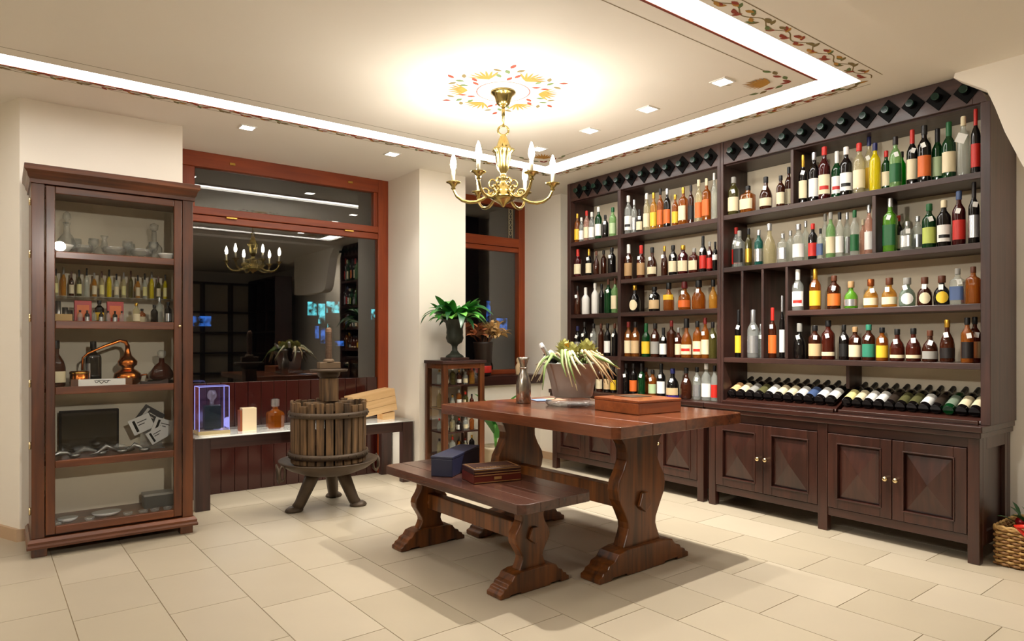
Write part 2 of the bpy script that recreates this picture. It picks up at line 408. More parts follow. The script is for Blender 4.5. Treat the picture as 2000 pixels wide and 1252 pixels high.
patchy(CY, 1.1); patchy(BL, .6)
for i, (x0, x1, z0, z1, m) in enumerate(((4.85, 5.03, 1.66, 1.93, CY), (5.07, 5.2, 1.5, 1.9, CY), (5.24, 5.5, 1.72, 1.95, CY), (5.0, 5.07, 1.2, 1.45, BL), (5.12, 5.2, 1.1, 1.42, BL), (5.26, 5.31, 1.15, 1.5, CY), (5.42, 5.6, 1.05, 1.15, BL), (2.75, 3.05, 1.42, 1.6, BL), (6.22, 6.45, 1.6, 1.82, CY), (6.4, 6.45, 1.82, 2.2, CY), (9.2, 9.3, 1.5, 2.1, BL), (9.5, 9.8, 1.4, 1.7, BL))):
    MB().box(x0, x1, 12.97, 13.0, z0, z1).build('window', m, bd)  # glowing panels in place of the blue light patches in the glass

# measured bottle rows: shelf height, then (x, y, height, radius, shape, glass, label, cap, options)
ROWS = {
 'R1a': (2.041, [
  (4.105, 2.785, 0.27, 0.0386, 'std', 'olive', 'cream', 'grey', 't'),
  (4.105, 2.671, 0.186, 0.0449, 'square', 'amber', 'cream', 'black', 't'),
  (4.105, 2.535, 0.223, 0.0415, 'round', 'brown', 'cream', 'black', 't'),
  (4.105, 2.427, 0.211, 0.0272, 'std', 'brown', 'cream', 'black', ''),
  (4.18, 2.413, 0.276, 0.0251, 'std', 'brown', 'cream', 'black', ''),
 ]),
 'R1b': (2.041, [
  (4.105, 2.272, 0.313, 0.0264, 'wine', 'dark', 'cream', 'gold', 't'),
  (4.12, 2.207, 0.318, 0.0326, 'std', 'dark', 'white', 'silver', ''),
  (4.105, 2.132, 0.333, 0.0351, 'std', 'darkred', 'cream', 'red', 'r'),
  (4.135, 2.068, 0.296, 0.0317, 'wine', 'green', 'white', 'white', 'r'),
  (4.105, 1.996, 0.301, 0.0355, 'std', 'dark', 'white', 'white', 'g'),
  (4.105, 1.918, 0.306, 0.035, 'std', 'pale', 'cream', 'red', ''),
  (4.18, 1.894, 0.352, 0.0269, 'std', 'pale', 'yellow', 'navy', 't'),
  (4.105, 1.826, 0.285, 0.0303, 'std', 'yellow', 'none', 'navy', ''),
  (4.135, 1.776, 0.233, 0.0259, 'std', 'green', 'cream', 'red', ''),
  (4.105, 1.713, 0.295, 0.0316, 'std', 'palegreen', 'green', 'dark', 't'),
  (4.165, 1.702, 0.217, 0.0215, 'std', 'brightgreen', 'none', 'dark', ''),
  (4.12, 1.629, 0.317, 0.0294, 'wine', 'dark', 'cream', 'red', 't'),
  (4.105, 1.561, 0.321, 0.0344, 'std', 'dark', 'orange', 'black', 't'),
  (4.15, 1.511, 0.3, 0.0302, 'wine', 'green', 'palegreen', 'black', ''),
  (4.105, 1.439, 0.309, 0.0343, 'wine', 'green', 'cream', 'green', ''),
  (4.105, 1.37, 0.321, 0.0286, 'std', 'clear', 'none', 'cream', 'k'),
  (4.105, 1.313, 0.345, 0.0225, 'wine', 'dark', 'red', 'red', ''),
 ]),
 'R2a': (1.672, [
  (4.15, 2.794, 0.29, 0.03, 'std', 'clear', 'red', 'red', 't'),
  (4.105, 2.738, 0.255, 0.0344, 'square', 'clear', 'black', 'grey', 't'),
  (4.105, 2.666, 0.261, 0.0245, 'std', 'olive', 'gold', 'black', ''),
  (4.105, 2.588, 0.241, 0.0289, 'std', 'teal', 'silver', 'silver', ''),
  (4.105, 2.509, 0.273, 0.0422, 'round', 'pale', 'none', 'silver', ''),
  (4.105, 2.412, 0.194, 0.0298, 'square', 'clear', 'silver', 'silver', ''),
  (4.18, 2.401, 0.219, 0.0255, 'std', 'clear', 'none', 'silver', ''),
  (4.105, 2.302, 0.24, 0.0376, 'std', 'clear', 'white', 'silver', ''),
  (4.18, 2.295, 0.27, 0.0223, 'std', 'clear', 'none', 'silver', ''),
  (4.105, 2.207, 0.231, 0.0283, 'std', 'dark', 'red', 'red', ''),
  (4.18, 2.166, 0.296, 0.0218, 'std', 'clear', 'none', 'grey', ''),
  (4.105, 2.157, 0.193, 0.0198, 'square', 'clear', 'blue', 'black', ''),
  (4.105, 2.092, 0.285, 0.0272, 'std', 'palegreen', 'cream', 'grey', ''),
  (4.105, 2.036, 0.277, 0.0236, 'std', 'clear', 'white', 'black', ''),
  (4.18, 2.026, 0.284, 0.0212, 'std', 'clear', 'silver', 'silver', ''),
  (4.105, 1.945, 0.276, 0.0256, 'std', 'clear', 'green', 'green', ''),
  (4.18, 1.93, 0.226, 0.0188, 'std', 'pink', 'none', 'cream', ''),
  (4.135, 1.874, 0.3, 0.026, 'std', 'pink', 'white', 'silver', ''),
 ]),
 'R2b': (1.672, [
  (4.165, 1.77, 0.271, 0.024, 'std', 'clear', 'white', 'silver', ''),
  (4.105, 1.741, 0.314, 0.0337, 'square', 'lime', 'green', 'silver', 't'),
  (4.165, 1.72, 0.217, 0.0216, 'std', 'dark', 'cream', 'red', ''),
  (4.105, 1.649, 0.166, 0.0319, 'square', 'clear', 'silver', 'silver', 't'),
  (4.165, 1.618, 0.198, 0.0277, 'std', 'clear', 'silver', 'silver', ''),
  (4.105, 1.536, 0.248, 0.035, 'std', 'green', 'yellowgreen', 'green', 't'),
  (4.105, 1.463, 0.256, 0.0345, 'std', 'dark', 'white', 'cream', 'g'),
  (4.105, 1.391, 0.293, 0.0313, 'std', 'darkred', 'red', 'blue', 't'),
  (4.105, 1.321, 0.329, 0.0254, 'wine', 'dark', 'silver', 'dark', 't'),
 ]),
 'R3': (1.353, [
  (4.105, 2.307, 0.267, 0.0354, 'wine', 'clear', 'white', 'white', 'tr'),
  (4.105, 2.191, 0.262, 0.0347, 'wine', 'amber', 'yellow', 'gold', 't'),
  (4.105, 2.07, 0.208, 0.039, 'std', 'brown', 'orange', 'brown', 't'),
  (4.105, 1.966, 0.166, 0.0394, 'squat', 'lime', 'silver', 'tan', ''),
  (4.105, 1.85, 0.17, 0.0406, 'squat', 'gold', 'cream', 'copper', 't'),
  (4.105, 1.746, 0.171, 0.0417, 'squat', 'gold', 'cream', 'brown', 't'),
  (4.105, 1.65, 0.164, 0.0428, 'squat', 'greygreen', 'roundwhite', 'grey', 't'),
  (4.105, 1.559, 0.161, 0.0382, 'squat', 'brown', 'roundcream', 'brown', 't'),
  (4.105, 1.473, 0.162, 0.0405, 'squat', 'dark', 'roundyellow', 'brown', 't'),
  (4.105, 1.397, 0.195, 0.0325, 'square', 'clear', 'blue', 'grey', 't'),
  (4.18, 1.39, 0.129, 0.0164, 'std', 'gold', 'red', 'brown', ''),
  (4.105, 1.324, 0.199, 0.0319, 'square', 'amber', 'none', 'brown', ''),
 ]),
 'R4n': (1.04, [
  (4.105, 2.746, 0.334, 0.0239, 'wine', 'dark', 'yellow', 'black', 't'),
  (4.105, 2.632, 0.33, 0.0385, 'wine', 'clear', 'silver', 'silver', 't'),
  (4.18, 2.621, 0.234, 0.017, 'std', 'clear', 'none', 'silver', 't'),
  (4.105, 2.486, 0.339, 0.0274, 'wine', 'brown', 'orange', 'red', 't'),
  (4.105, 2.417, 0.415, 0.0172, 'wine', 'dark', 'white', 'silver', ''),
 ]),
 'R4': (1.04, [
  (4.105, 2.295, 0.231, 0.0376, 'squat', 'dark', 'none', 'grey', 't'),
  (4.105, 2.193, 0.215, 0.0382, 'std', 'brown', 'beige', 'black', 't'),
  (4.105, 2.107, 0.245, 0.0392, 'std', 'redbrown', 'cream', 'black', 'tl'),
  (4.105, 2.009, 0.216, 0.0285, 'std', 'dark', 'black', 'black', 't'),
  (4.105, 1.942, 0.202, 0.0355, 'std', 'brown', 'cream', 'tan', 't'),
  (4.105, 1.862, 0.214, 0.0366, 'std', 'brown', 'teal', 'teal', 't'),
  (4.105, 1.786, 0.196, 0.0328, 'std', 'amber', 'yellow', 'black', 't'),
  (4.105, 1.703, 0.186, 0.0394, 'round', 'redbrown', 'cream', 'black', 'tl'),
  (4.105, 1.617, 0.189, 0.0395, 'round', 'redbrown', 'cream', 'black', 'tl'),
  (4.105, 1.532, 0.176, 0.0399, 'round', 'brown', 'grey', 'brown', 't'),
  (4.105, 1.447, 0.233, 0.0366, 'round', 'brown', 'dark', 'gold', 't'),
  (4.105, 1.352, 0.242, 0.0292, 'std', 'amber', 'dark', 'black', 't'),
  (4.18, 1.341, 0.247, 0.028, 'std', 'redbrown', 'beige', 'black', 't'),
 ]),
 'L1a': (2.033, [
  (4.105, 4.391, 0.262, 0.0271, 'std', 'amber', 'yellow', 'gold', ''),
  (4.105, 4.337, 0.22, 0.0245, 'std', 'clear', 'white', 'white', ''),
  (4.105, 4.271, 0.269, 0.0277, 'std', 'pink', 'cream', 'red', ''),
  (4.105, 4.206, 0.247, 0.0286, 'std', 'clear', 'white', 'white', ''),
  (4.105, 4.124, 0.281, 0.0311, 'std', 'green', 'white', 'white', ''),
  (4.105, 4.042, 0.199, 0.028, 'std', 'dark', 'none', 'black', 't'),
  (4.105, 3.955, 0.249, 0.0309, 'std', 'palegreen', 'palegreen', 'green', ''),
 ]),
 'L1b': (2.033, [
  (4.105, 3.778, 0.318, 0.0324, 'std', 'clear', 'white', 'white', 'g'),
  (4.105, 3.716, 0.274, 0.0235, 'std', 'clear', 'silver', 'silver', ''),
  (4.105, 3.656, 0.185, 0.0275, 'std', 'dark', 'cream', 'black', 't'),
  (4.105, 3.582, 0.303, 0.0272, 'std', 'pale', 'cream', 'white', ''),
  (4.105, 3.511, 0.296, 0.028, 'std', 'gold', 'yellow', 'gold', ''),
  (4.105, 3.444, 0.316, 0.0246, 'std', 'amber', 'orange', 'dark', ''),
  (4.105, 3.376, 0.304, 0.0284, 'std', 'dark', 'orange', 'silver', ''),
  (4.105, 3.298, 0.243, 0.0251, 'std', 'amber', 'yellow', 'gold', ''),
  (4.105, 3.222, 0.286, 0.0307, 'square', 'amber', 'cream', 'gold', ''),
  (4.105, 3.151, 0.289, 0.0235, 'std', 'brown', 'dark', 'dark', ''),
  (4.105, 3.081, 0.316, 0.0271, 'std', 'pale', 'orange', 'cream', ''),
  (4.105, 3.012, 0.312, 0.0278, 'square', 'amber', 'orange', 'cream', ''),
  (4.105, 2.946, 0.339, 0.0209, 'std', 'clear', 'none', 'white', ''),
 ]),
 'L2a': (1.727, [
  (4.105, 4.383, 0.248, 0.0349, 'wine', 'darkred', 'cream', 'red', ''),
  (4.105, 4.242, 0.236, 0.0293, 'wine', 'dark', 'cream', 'gold', 't'),
  (4.105, 4.15, 0.208, 0.0265, 'round', 'brown', 'none', 'brown', ''),
  (4.18, 4.136, 0.219, 0.0266, 'std', 'brown', 'none', 'dark', ''),
  (4.105, 3.966, 0.219, 0.0352, 'std', 'dark', 'none', 'black', 't'),
 ]),
 'L2b': (1.66, [
  (4.105, 3.775, 0.29, 0.0355, 'wine', 'brown', 'tan', 'white', 't'),
  (4.105, 3.64, 0.267, 0.0347, 'wine', 'redbrown', 'tan', 'red', 't'),
  (4.105, 3.525, 0.237, 0.0396, 'round', 'brown', 'cream', 'black', 't'),
  (4.105, 3.402, 0.234, 0.0281, 'round', 'brown', 'none', 'gold', 't'),
  (4.105, 3.318, 0.231, 0.0341, 'std', 'dark', 'cream', 'black', 't'),
  (4.105, 3.224, 0.22, 0.0399, 'std', 'darkred', 'cream', 'gold', 't'),
  (4.105, 3.122, 0.187, 0.0341, 'square', 'redbrown', 'cream', 'grey', ''),
  (4.105, 3.043, 0.268, 0.0266, 'wine', 'dark', 'red', 'black', 't'),
  (4.105, 2.985, 0.219, 0.0223, 'std', 'darkred', 'red', 'grey', 't'),
  (4.105, 2.938, 0.213, 0.0201, 'std', 'dark', 'white', 'dark', 'u'),
 ]),
 'L3a': (1.39, [
  (4.105, 4.386, 0.258, 0.0324, 'round', 'brown', 'none', 'dark', 't'),
  (4.105, 4.284, 0.237, 0.0356, 'wine', 'white', 'none', 'white', ''),
  (4.105, 4.167, 0.267, 0.0314, 'std', 'white', 'none', 'white', ''),
  (4.105, 4.087, 0.255, 0.0251, 'std', 'dark', 'none', 'dark', ''),
  (4.105, 4.007, 0.292, 0.0295, 'square', 'green', 'none', 'brown', 't'),
  (4.105, 3.929, 0.293, 0.028, 'square', 'palegreen', 'cream', 'brown', ''),
 ]),
 'L3b': (1.39, [
  (4.105, 3.709, 0.218, 0.0464, 'round', 'dark', 'roundcream', 'gold', ''),
  (4.105, 3.502, 0.193, 0.0439, 'std', 'dark', 'beige', 'black', 't'),
  (4.105, 3.36, 0.217, 0.0429, 'squat', 'amber', 'yellow', 'black', 'u'),
  (4.105, 3.21, 0.213, 0.0482, 'squat', 'amber', 'orange', 'darkred', 't'),
  (4.105, 3.081, 0.214, 0.0504, 'squat', 'amber', 'none', 'black', 't'),
  (4.105, 2.955, 0.21, 0.0312, 'squat', 'gold', 'none', 'black', ''),
 ]),
 'L4a': (1.028, [
  (4.105, 4.386, 0.26, 0.0324, 'std', 'dark', 'silver', 'navy', 't'),
  (4.105, 4.296, 0.296, 0.0344, 'std', 'dark', 'none', 'dark', 't'),
  (4.105, 4.185, 0.281, 0.0315, 'std', 'clear', 'silver', 'dark', 't'),
  (4.105, 4.093, 0.279, 0.0263, 'std', 'brown', 'none', 'brown', ''),
  (4.105, 4.016, 0.277, 0.0295, 'std', 'dark', 'white', 'dark', ''),
  (4.105, 3.932, 0.276, 0.0269, 'std', 'dark', 'none', 'brown', 't'),
 ]),
 'L4b': (1.028, [
  (4.105, 3.776, 0.285, 0.0344, 'std', 'amber', 'cream', 'redcap', 't'),
  (4.105, 3.701, 0.283, 0.035, 'std', 'amber', 'beige', 'dark', 't'),
  (4.105, 3.588, 0.269, 0.0356, 'wine', 'green', 'yellow', 'green', ''),
  (4.105, 3.495, 0.267, 0.0362, 'std', 'brown', 'grey', 'dark', 't'),
  (4.105, 3.413, 0.232, 0.0303, 'wine', 'dark', 'white', 'black', 't'),
  (4.105, 3.333, 0.286, 0.0331, 'square', 'brown', 'none', 'redcap', ''),
  (4.105, 3.267, 0.229, 0.0265, 'std', 'redbrown', 'cream', 'silver', 't'),
  (4.105, 3.192, 0.298, 0.0429, 'squat', 'amber', 'cream', 'black', 'r'),
  (4.105, 3.093, 0.275, 0.034, 'std', 'amber', 'cream', 'black', 'r'),
  (4.105, 3.024, 0.299, 0.0285, 'std', 'amber', 'cream', 'redcap', 't'),
  (4.105, 2.959, 0.266, 0.0292, 'std', 'olive', 'none', 'dark', 't'),
 ]),
 'L5b': (0.721, [
  (4.105, 4.206, 0.213, 0.0315, 'std', 'dark', 'none', 'dark', 't'),
  (4.105, 4.11, 0.228, 0.0299, 'std', 'brown', 'cream', 'black', ''),
  (4.105, 4.019, 0.243, 0.0319, 'std', 'dark', 'beige', 'dark', ''),
  (4.105, 3.946, 0.233, 0.0281, 'std', 'dark', 'yellow', 'dark', ''),
  (4.18, 3.938, 0.238, 0.0259, 'std', 'dark', 'none', 'black', ''),
  (4.105, 3.803, 0.249, 0.0321, 'std', 'dark', 'none', 'dark', 't'),
  (4.105, 3.721, 0.251, 0.0329, 'std', 'dark', 'orange', 'dark', ''),
  (4.18, 3.65, 0.217, 0.0226, 'std', 'amber', 'none', 'dark', ''),
  (4.105, 3.636, 0.254, 0.0302, 'wine', 'green', 'none', 'dark', 't'),
  (4.105, 3.521, 0.206, 0.033, 'std', 'amber', 'palegreen', 'dark', 't'),
  (4.105, 3.434, 0.259, 0.0337, 'wine', 'dark', 'white', 'black', 't'),
  (4.105, 3.322, 0.224, 0.0491, 'round', 'dark', 'beige', 'navy', 'tp'),
  (4.105, 3.194, 0.233, 0.0439, 'round', 'brown', 'none', 'black', 't'),
  (4.105, 3.097, 0.242, 0.0288, 'std', 'clear', 'silver', 'black', 't'),
  (4.105, 3.014, 0.271, 0.0346, 'std', 'clear', 'white', 'white', ''),
  (4.105, 2.943, 0.257, 0.0261, 'std', 'clear', 'red', 'dark', ''),
 ]),
}
WINES = [(2.79, 'peach'), (2.72, 'cream'), (2.649, 'grey'), (2.579, 'olive'), (2.508, 'white'), (2.438, 'cream'), (2.367, 'cream'), (2.296, 'white'), (2.226, 'blue'), (2.155, 'white'), (2.085, 'white'), (1.985, 'paleyellow'), (1.924, 'cream'), (1.863, 'white'), (1.801, 'white'), (1.74, 'darklab'), (1.679, 'olive'), (1.618, 'olive'), (1.557, 'white'), (1.496, 'darklab'), (1.434, 'greygreen'), (1.373, 'cream'), (1.312, 'cream')]
HOLES = [2.747, 2.616, 2.487, 2.359, 2.233, 2.103, 1.977, 1.851, 1.727, 1.597, 1.47, 1.337, 4.309, 4.198, 4.086, 3.95, 3.824, 3.694, 3.563, 3.439, 3.314, 3.187, 3.059, 2.936]
# ================================================================ bottle shelving
CT = .719
# ---- lower cabinets: two units
def cabinet(y0, y1, ndoors, label, grp, name='low_cabinet'):
    """front faces -X; local origin at the front left foot"""
    XF = 4.0; t = thing(name, label, 'cabinet', (XF, y0, 0), 0, grp); W = y1-y0
    MB().box(.045, .44, .045, W-.045, .13, .60).build('carcass', M_ctz, t)
    n = ndoors//2
    legs = [0]+[W*i/n for i in range(1, n)]+[W]
    for i, ly in enumerate(legs):
        a, b = (0, .055) if i == 0 else (W-.055, W) if i == len(legs)-1 else (ly-.03, ly+.03)
        MB().box(0, .05, a, b, 0, .655).build('leg', M_ctz, t, .004)
    for a, b in ((0, .05), (W-.05, W)): MB().box(.42, .468, a, b, 0, .655).build('leg', M_ctz, t, .004)
    MB().box(.01, .44, .05, W-.05, .60, .655).build('top_rail', M_cty, t, .003)
    MB().box(.01, .045, .05, W-.05, .095, .145).build('bottom_rail', M_cty, t, .003)
    # side panels: frame and recessed field
    for s, yy in ((0, .02), (1, W-.04)):
        MB().box(.05, .42, yy, yy+.02, .10, .655).build('side_panel', M_ctz, t)
        q = (.0, .02) if s == 0 else (W-.02, W)
        m = MB().box(.05, .10, *q, .09, .655).box(.38, .42, *q, .09, .655).box(.10, .38, *q, .59, .655).box(.10, .38, *q, .09, .16)
        m.build('side_frame', M_ctz, t, .002)
    MB().box(-.02, .474, -.012, W+.012, .655, .685).box(-.03, .474, -.02, W+.02, .685, CT).build('top_board', M_cty, t, .005)
    for i in range(n):
        a = (legs[i]+.055 if i == 0 else legs[i]+.03); b = (legs[i+1]-.055 if i == n-1 else legs[i+1]-.03)
        mid = (a+b)/2
        for s, (p, q) in enumerate(((a+.003, mid-.002), (mid+.002, b-.003))):
            z0, z1 = .148, .597
            d = MB(); fw = .062
            d.box(0, .022, p, p+fw, z0, z1).box(0, .022, q-fw, q, z0, z1).box(0, .022, p+fw, q-fw, z1-fw, z1).box(0, .022, p+fw, q-fw, z0, z0+fw)
            do = d.build('door', M_ctz, t, .003)
            # pyramid field
            P, Q, A, B = p+fw, q-fw, z0+fw, z1-fw
            vs = [(.020, P, A), (.020, Q, A), (.020, Q, B), (.020, P, B), (.012, P+.012, A+.012), (.012, Q-.012, A+.012), (.012, Q-.012, B-.012), (.012, P+.012, B-.012), (-.012, (P+Q)/2, (A+B)/2)]
            fs = [(0, 4, 5, 1), (1, 5, 6, 2), (2, 6, 7, 3), (3, 7, 4, 0), (4, 8, 5), (5, 8, 6), (6, 8, 7), (7, 8, 4)]
            MB().add(vs, fs).build('pyramid_panel', M_ctz, do, fix=False)
            e = MB()
            for (u0, u1, v0, v1) in ((P-.008, Q+.008, A-.008, A), (P-.008, Q+.008, B, B+.008), (P-.008, P, A, B), (Q, Q+.008, A, B)): e.box(-.006, .004, u0, u1, v0, v1)
            e.build('moulding', M_ctz, do, .002)
            ky = mid-.028 if s == 0 else mid+.028
            MB().lathe([(.006, 0), (.006, .014), (.014, .018), (.016, .026), (.010, .033), (.003, .035)], 12, (0, ky, .375), M=Matrix.Rotation(-pi/2, 3, 'Y')).build('knob', M_knob, do)
    return t
cabR = cabinet(1.262, 2.918, 4, 'long low dark cabinet with two pairs of doors, nearest the gift basket', 'low cabinets under the bottle shelves')
cabL = cabinet(2.962, 4.612, 4, 'low dark cabinet partly behind the trestle table, end at window corner', 'low cabinets under the bottle shelves')

# ---- upper shelving units (open fronts, cream back)
UX = 4.05; UB = 4.345; TH = .033
def board(t, y0, y1, z, x0=UX+.004, th=TH): return MB().box(x0, UB, y0, y1, z-th, z).build('shelf_board', M_shy, t, .002)
def upright(t, y0, y1, z0=CT, z1=CZ-.002, x0=UX, x1=None): return MB().box(x0, x1 or UB, y0, y1, z0, z1).build('upright', M_shz, t, .003)
def holeband(t, y0, y1, z0, z1, holes):
    bnd = MB().box(UX+.003, UX+.028, y0, y1, z0, z1).build('top_band', M_shy, t, .003)
    for y in holes:
        zc, r = 2.476, .066
        MB().prism([(y-r*.92, zc), (y, zc-r), (y+r*.92, zc), (y, zc+r)], lambda u, v, s: (UX+(.0035, -.004)[s], u, v)).build('hole_shade_plate', M_black, bnd, fix=True)  # black plate paints the shade inside the diamond cutout
Rr = thing('shelving_unit', 'right half of the tall dark bottle shelving, ending beside the arch', 'shelving', (0, 0, 0), 0, 'tall bottle shelving units')
Lr = thing('shelving_unit', 'left half of the tall dark bottle shelving, next to the window corner', 'shelving', (0, 0, 0), 0, 'tall bottle shelving units')
UZ = CT
MB().box(UX, 4.45, 1.229, 1.274, UZ, 2.40).build('upright', M_shz, Rr, .003)
MB().prism([(1.245, 2.40), (1.274, 2.40), (1.274, 2.46), (1.262, 2.44)], lambda u, v, s: ((UX, 4.34)[s], u, v)).build('upright_top', M_shz, Rr, fix=True)
upright(Rr, 2.832, 2.856)
holeband(Rr, 1.31, 2.832, 2.40, CZ-.002, HOLES[:12]); 
MB().prism([(1.274, 2.40), (1.31, 2.40), (1.31, 2.50), (1.274, 2.46)], lambda u, v, s: ((UX+.004, UX+.028)[s], u, v)).build('band_end', M_shy, Rr, fix=True)
board(Rr, 1.274, 2.832, 2.425, UX+.03)
for z in (2.041, 1.672): board(Rr, 1.274, 2.832, z)
board(Rr, 1.274, 2.349, 1.353); board(Rr, 1.274, 2.832, 1.04)
upright(Rr, 2.310, 2.330, 2.041, 2.392, UX+.006); upright(Rr, 1.800, 1.822, 1.672, 2.008, UX+.006)
for y, z1 in ((2.677, 1.639), (2.522, 1.639), (2.349, 1.639)): upright(Rr, y, y+.018, 1.04, z1, UX+.006)
upright(Rr, 2.012, 2.034, .86, 1.007, UX+.13)
MB().box(UB, UB+.012, 1.274, 2.832, UZ, 2.41).build('back_panel', M_cream, Rr)
# left unit
upright(Lr, 2.858, 2.883); upright(Lr, 4.423, 4.464); upright(Lr, 3.815, 3.849, UZ, 2.40)
holeband(Lr, 2.883, 4.423, 2.40, CZ-.002, HOLES[12:])
board(Lr, 2.883, 4.423, 2.425, UX+.03)
board(Lr, 2.883, 4.423, 2.033); board(Lr, 2.883, 3.815, 1.66); board(Lr, 3.849, 4.423, 1.727)
board(Lr, 2.883, 4.423, 1.39); board(Lr, 2.883, 4.423, 1.028)
MB().box(UB, UB+.012, 2.883, 4.423, UZ, 2.41).build('back_panel', M_cream, Lr)

# ================================================================ bottles
PAL = dict(cream=(226, 212, 176), white=(238, 236, 230), red=(196, 40, 30), black=(18, 17, 18), grey=(150, 148, 142), silver=(196, 198, 200), gold=(206, 160, 60),
           yellow=(232, 190, 50), navy=(26, 30, 84), green=(20, 92, 46), dark=(24, 18, 18), tan=(176, 140, 96), brown=(92, 48, 26), copper=(176, 96, 50), blue=(70, 90, 130),
           orange=(214, 104, 40), beige=(208, 178, 134), teal=(48, 130, 104), palegreen=(176, 196, 150), yellowgreen=(186, 200, 96), darkred=(96, 18, 22), redcap=(120, 30, 26),
           peach=(236, 186, 132), paleyellow=(232, 222, 150), darklab=(48, 38, 30), olive=(86, 84, 50), greygreen=(120, 134, 116))
_lm = {}
def pm(c):
    if c not in _lm: _lm[c] = mat('paint_finish_'+c, rgb(*PAL[c]), .25 if c in ('gold', 'silver', 'copper') else .45, .75 if c in ('gold', 'silver', 'copper') else 0)
    return _lm[c]
BODY = {k: glass('bottle_glass_'+k, rgb(*c_), bd, bodycol=rgb(*bc)) for k, (c_, bd, bc) in dict(
    clear=((240, 244, 240), .16, (240, 244, 240)), pale=((240, 234, 206), .2, (232, 224, 190)), olive=((150, 140, 70), .5, (90, 84, 40)), brown=((120, 60, 26), .6, (70, 30, 14)),
    amber=((226, 160, 72), .4, (160, 92, 28)), gold=((244, 204, 120), .3, (214, 160, 60)), redbrown=((160, 66, 36), .55, (84, 30, 18)), dark=((40, 36, 34), .85, (16, 13, 13)),
    darkred=((120, 20, 24), .7, (70, 10, 14)), green=((40, 120, 60), .65, (12, 66, 30)), yellow=((250, 240, 90), .6, (236, 216, 20)), palegreen=((196, 226, 176), .35, (150, 196, 130)),
    brightgreen=((60, 230, 60), .65, (20, 190, 40)), teal=((90, 170, 160), .45, (20, 110, 100)), pink=((246, 216, 204), .25, (230, 180, 160)), lime=((176, 220, 120), .45, (110, 180, 50)),
    greygreen=((190, 206, 190), .35, (150, 170, 156)), white=((240, 238, 230), .95, (232, 230, 224)), blue=((120, 140, 220), .5, (60, 70, 160)), copper=((210, 120, 60), .9, (190, 100, 50))).items()}
PROF = dict(
    std=([(.9, 0), (1, .02), (1, .60), (.93, .66), (.62, .725), (.40, .77), (.36, .82), (.36, .93)], .84, .42),
    wine=([(.9, 0), (1, .02), (1, .56), (.93, .62), (.66, .68), (.42, .73), (.36, .78), (.34, .95)], .74, .39),
    square=([(.9, 0), (1, .02), (1, .62), (.9, .68), (.5, .73), (.34, .77), (.33, .92)], .83, .38),
    round=([(.8, 0), (.95, .03), (1, .25), (.97, .42), (.8, .55), (.5, .65), (.33, .71), (.31, .92)], .82, .36),
    squat=([(.85, 0), (.97, .03), (1, .3), (.93, .45), (.7, .56), (.42, .63), (.32, .68), (.32, .85)], .76, .44))
_mc = {}
def cached(key, fn):
    if key not in _mc: _mc[key] = fn()
    return _mc[key]
def body_mesh(shape, body):
    pr = PROF[shape][0]
    return cached(('b', shape, body), lambda: MB().lathe(pr, 16, se=(5 if shape == 'square' else None)).mesh('bottle_body', BODY[body]))
def cap_mesh(shape, cap):
    z0, r = PROF[shape][1:]
    return cached(('c', shape, cap), lambda: MB().lathe([(r, z0), (r*1.06, z0+.01), (r*1.06, .985), (r*.9, 1.0)], 12).mesh('bottle_cap', pm(cap)))
def arc_mesh(key, shape, z0, z1, a0, a1, m, k=1.025, square=False):
    def f():
        mb = MB(); n = 8; vs = []
        for z in (z0, z1):
            for i in range(n+1):
                a = a0+(a1-a0)*i/n; x, y = cos(a), sin(a)
                if square: q = (abs(x)**5+abs(y)**5)**-.2; x *= q; y *= q
                vs.append((x*k, y*k, z))
        mb.add(vs, [(i, i+1, n+2+i, n+1+i) for i in range(n)], True)
        return mb.mesh('bottle_label', m)
    return cached(key, f)
def tag_mesh():
    return cached('tag', lambda: MB().box(-.5, .5, -.5, .5, -.5, .5).mesh('price_tag', mat('price_tag_card', rgb(244, 243, 238), .6)))
ORD = ['first', 'second', 'third', 'fourth', 'fifth', 'sixth', 'seventh', 'eighth', 'ninth', 'tenth', 'eleventh', 'twelfth', 'thirteenth', 'fourteenth', 'fifteenth', 'sixteenth', 'seventeenth', 'eighteenth', 'nineteenth', 'twentieth', 'twenty-first', 'twenty-second', 'twenty-third', 'twenty-fourth']
BN = dict(redbrown='red-brown', darkred='dark red', palegreen='pale green', brightgreen='bright green', greygreen='grey-green')
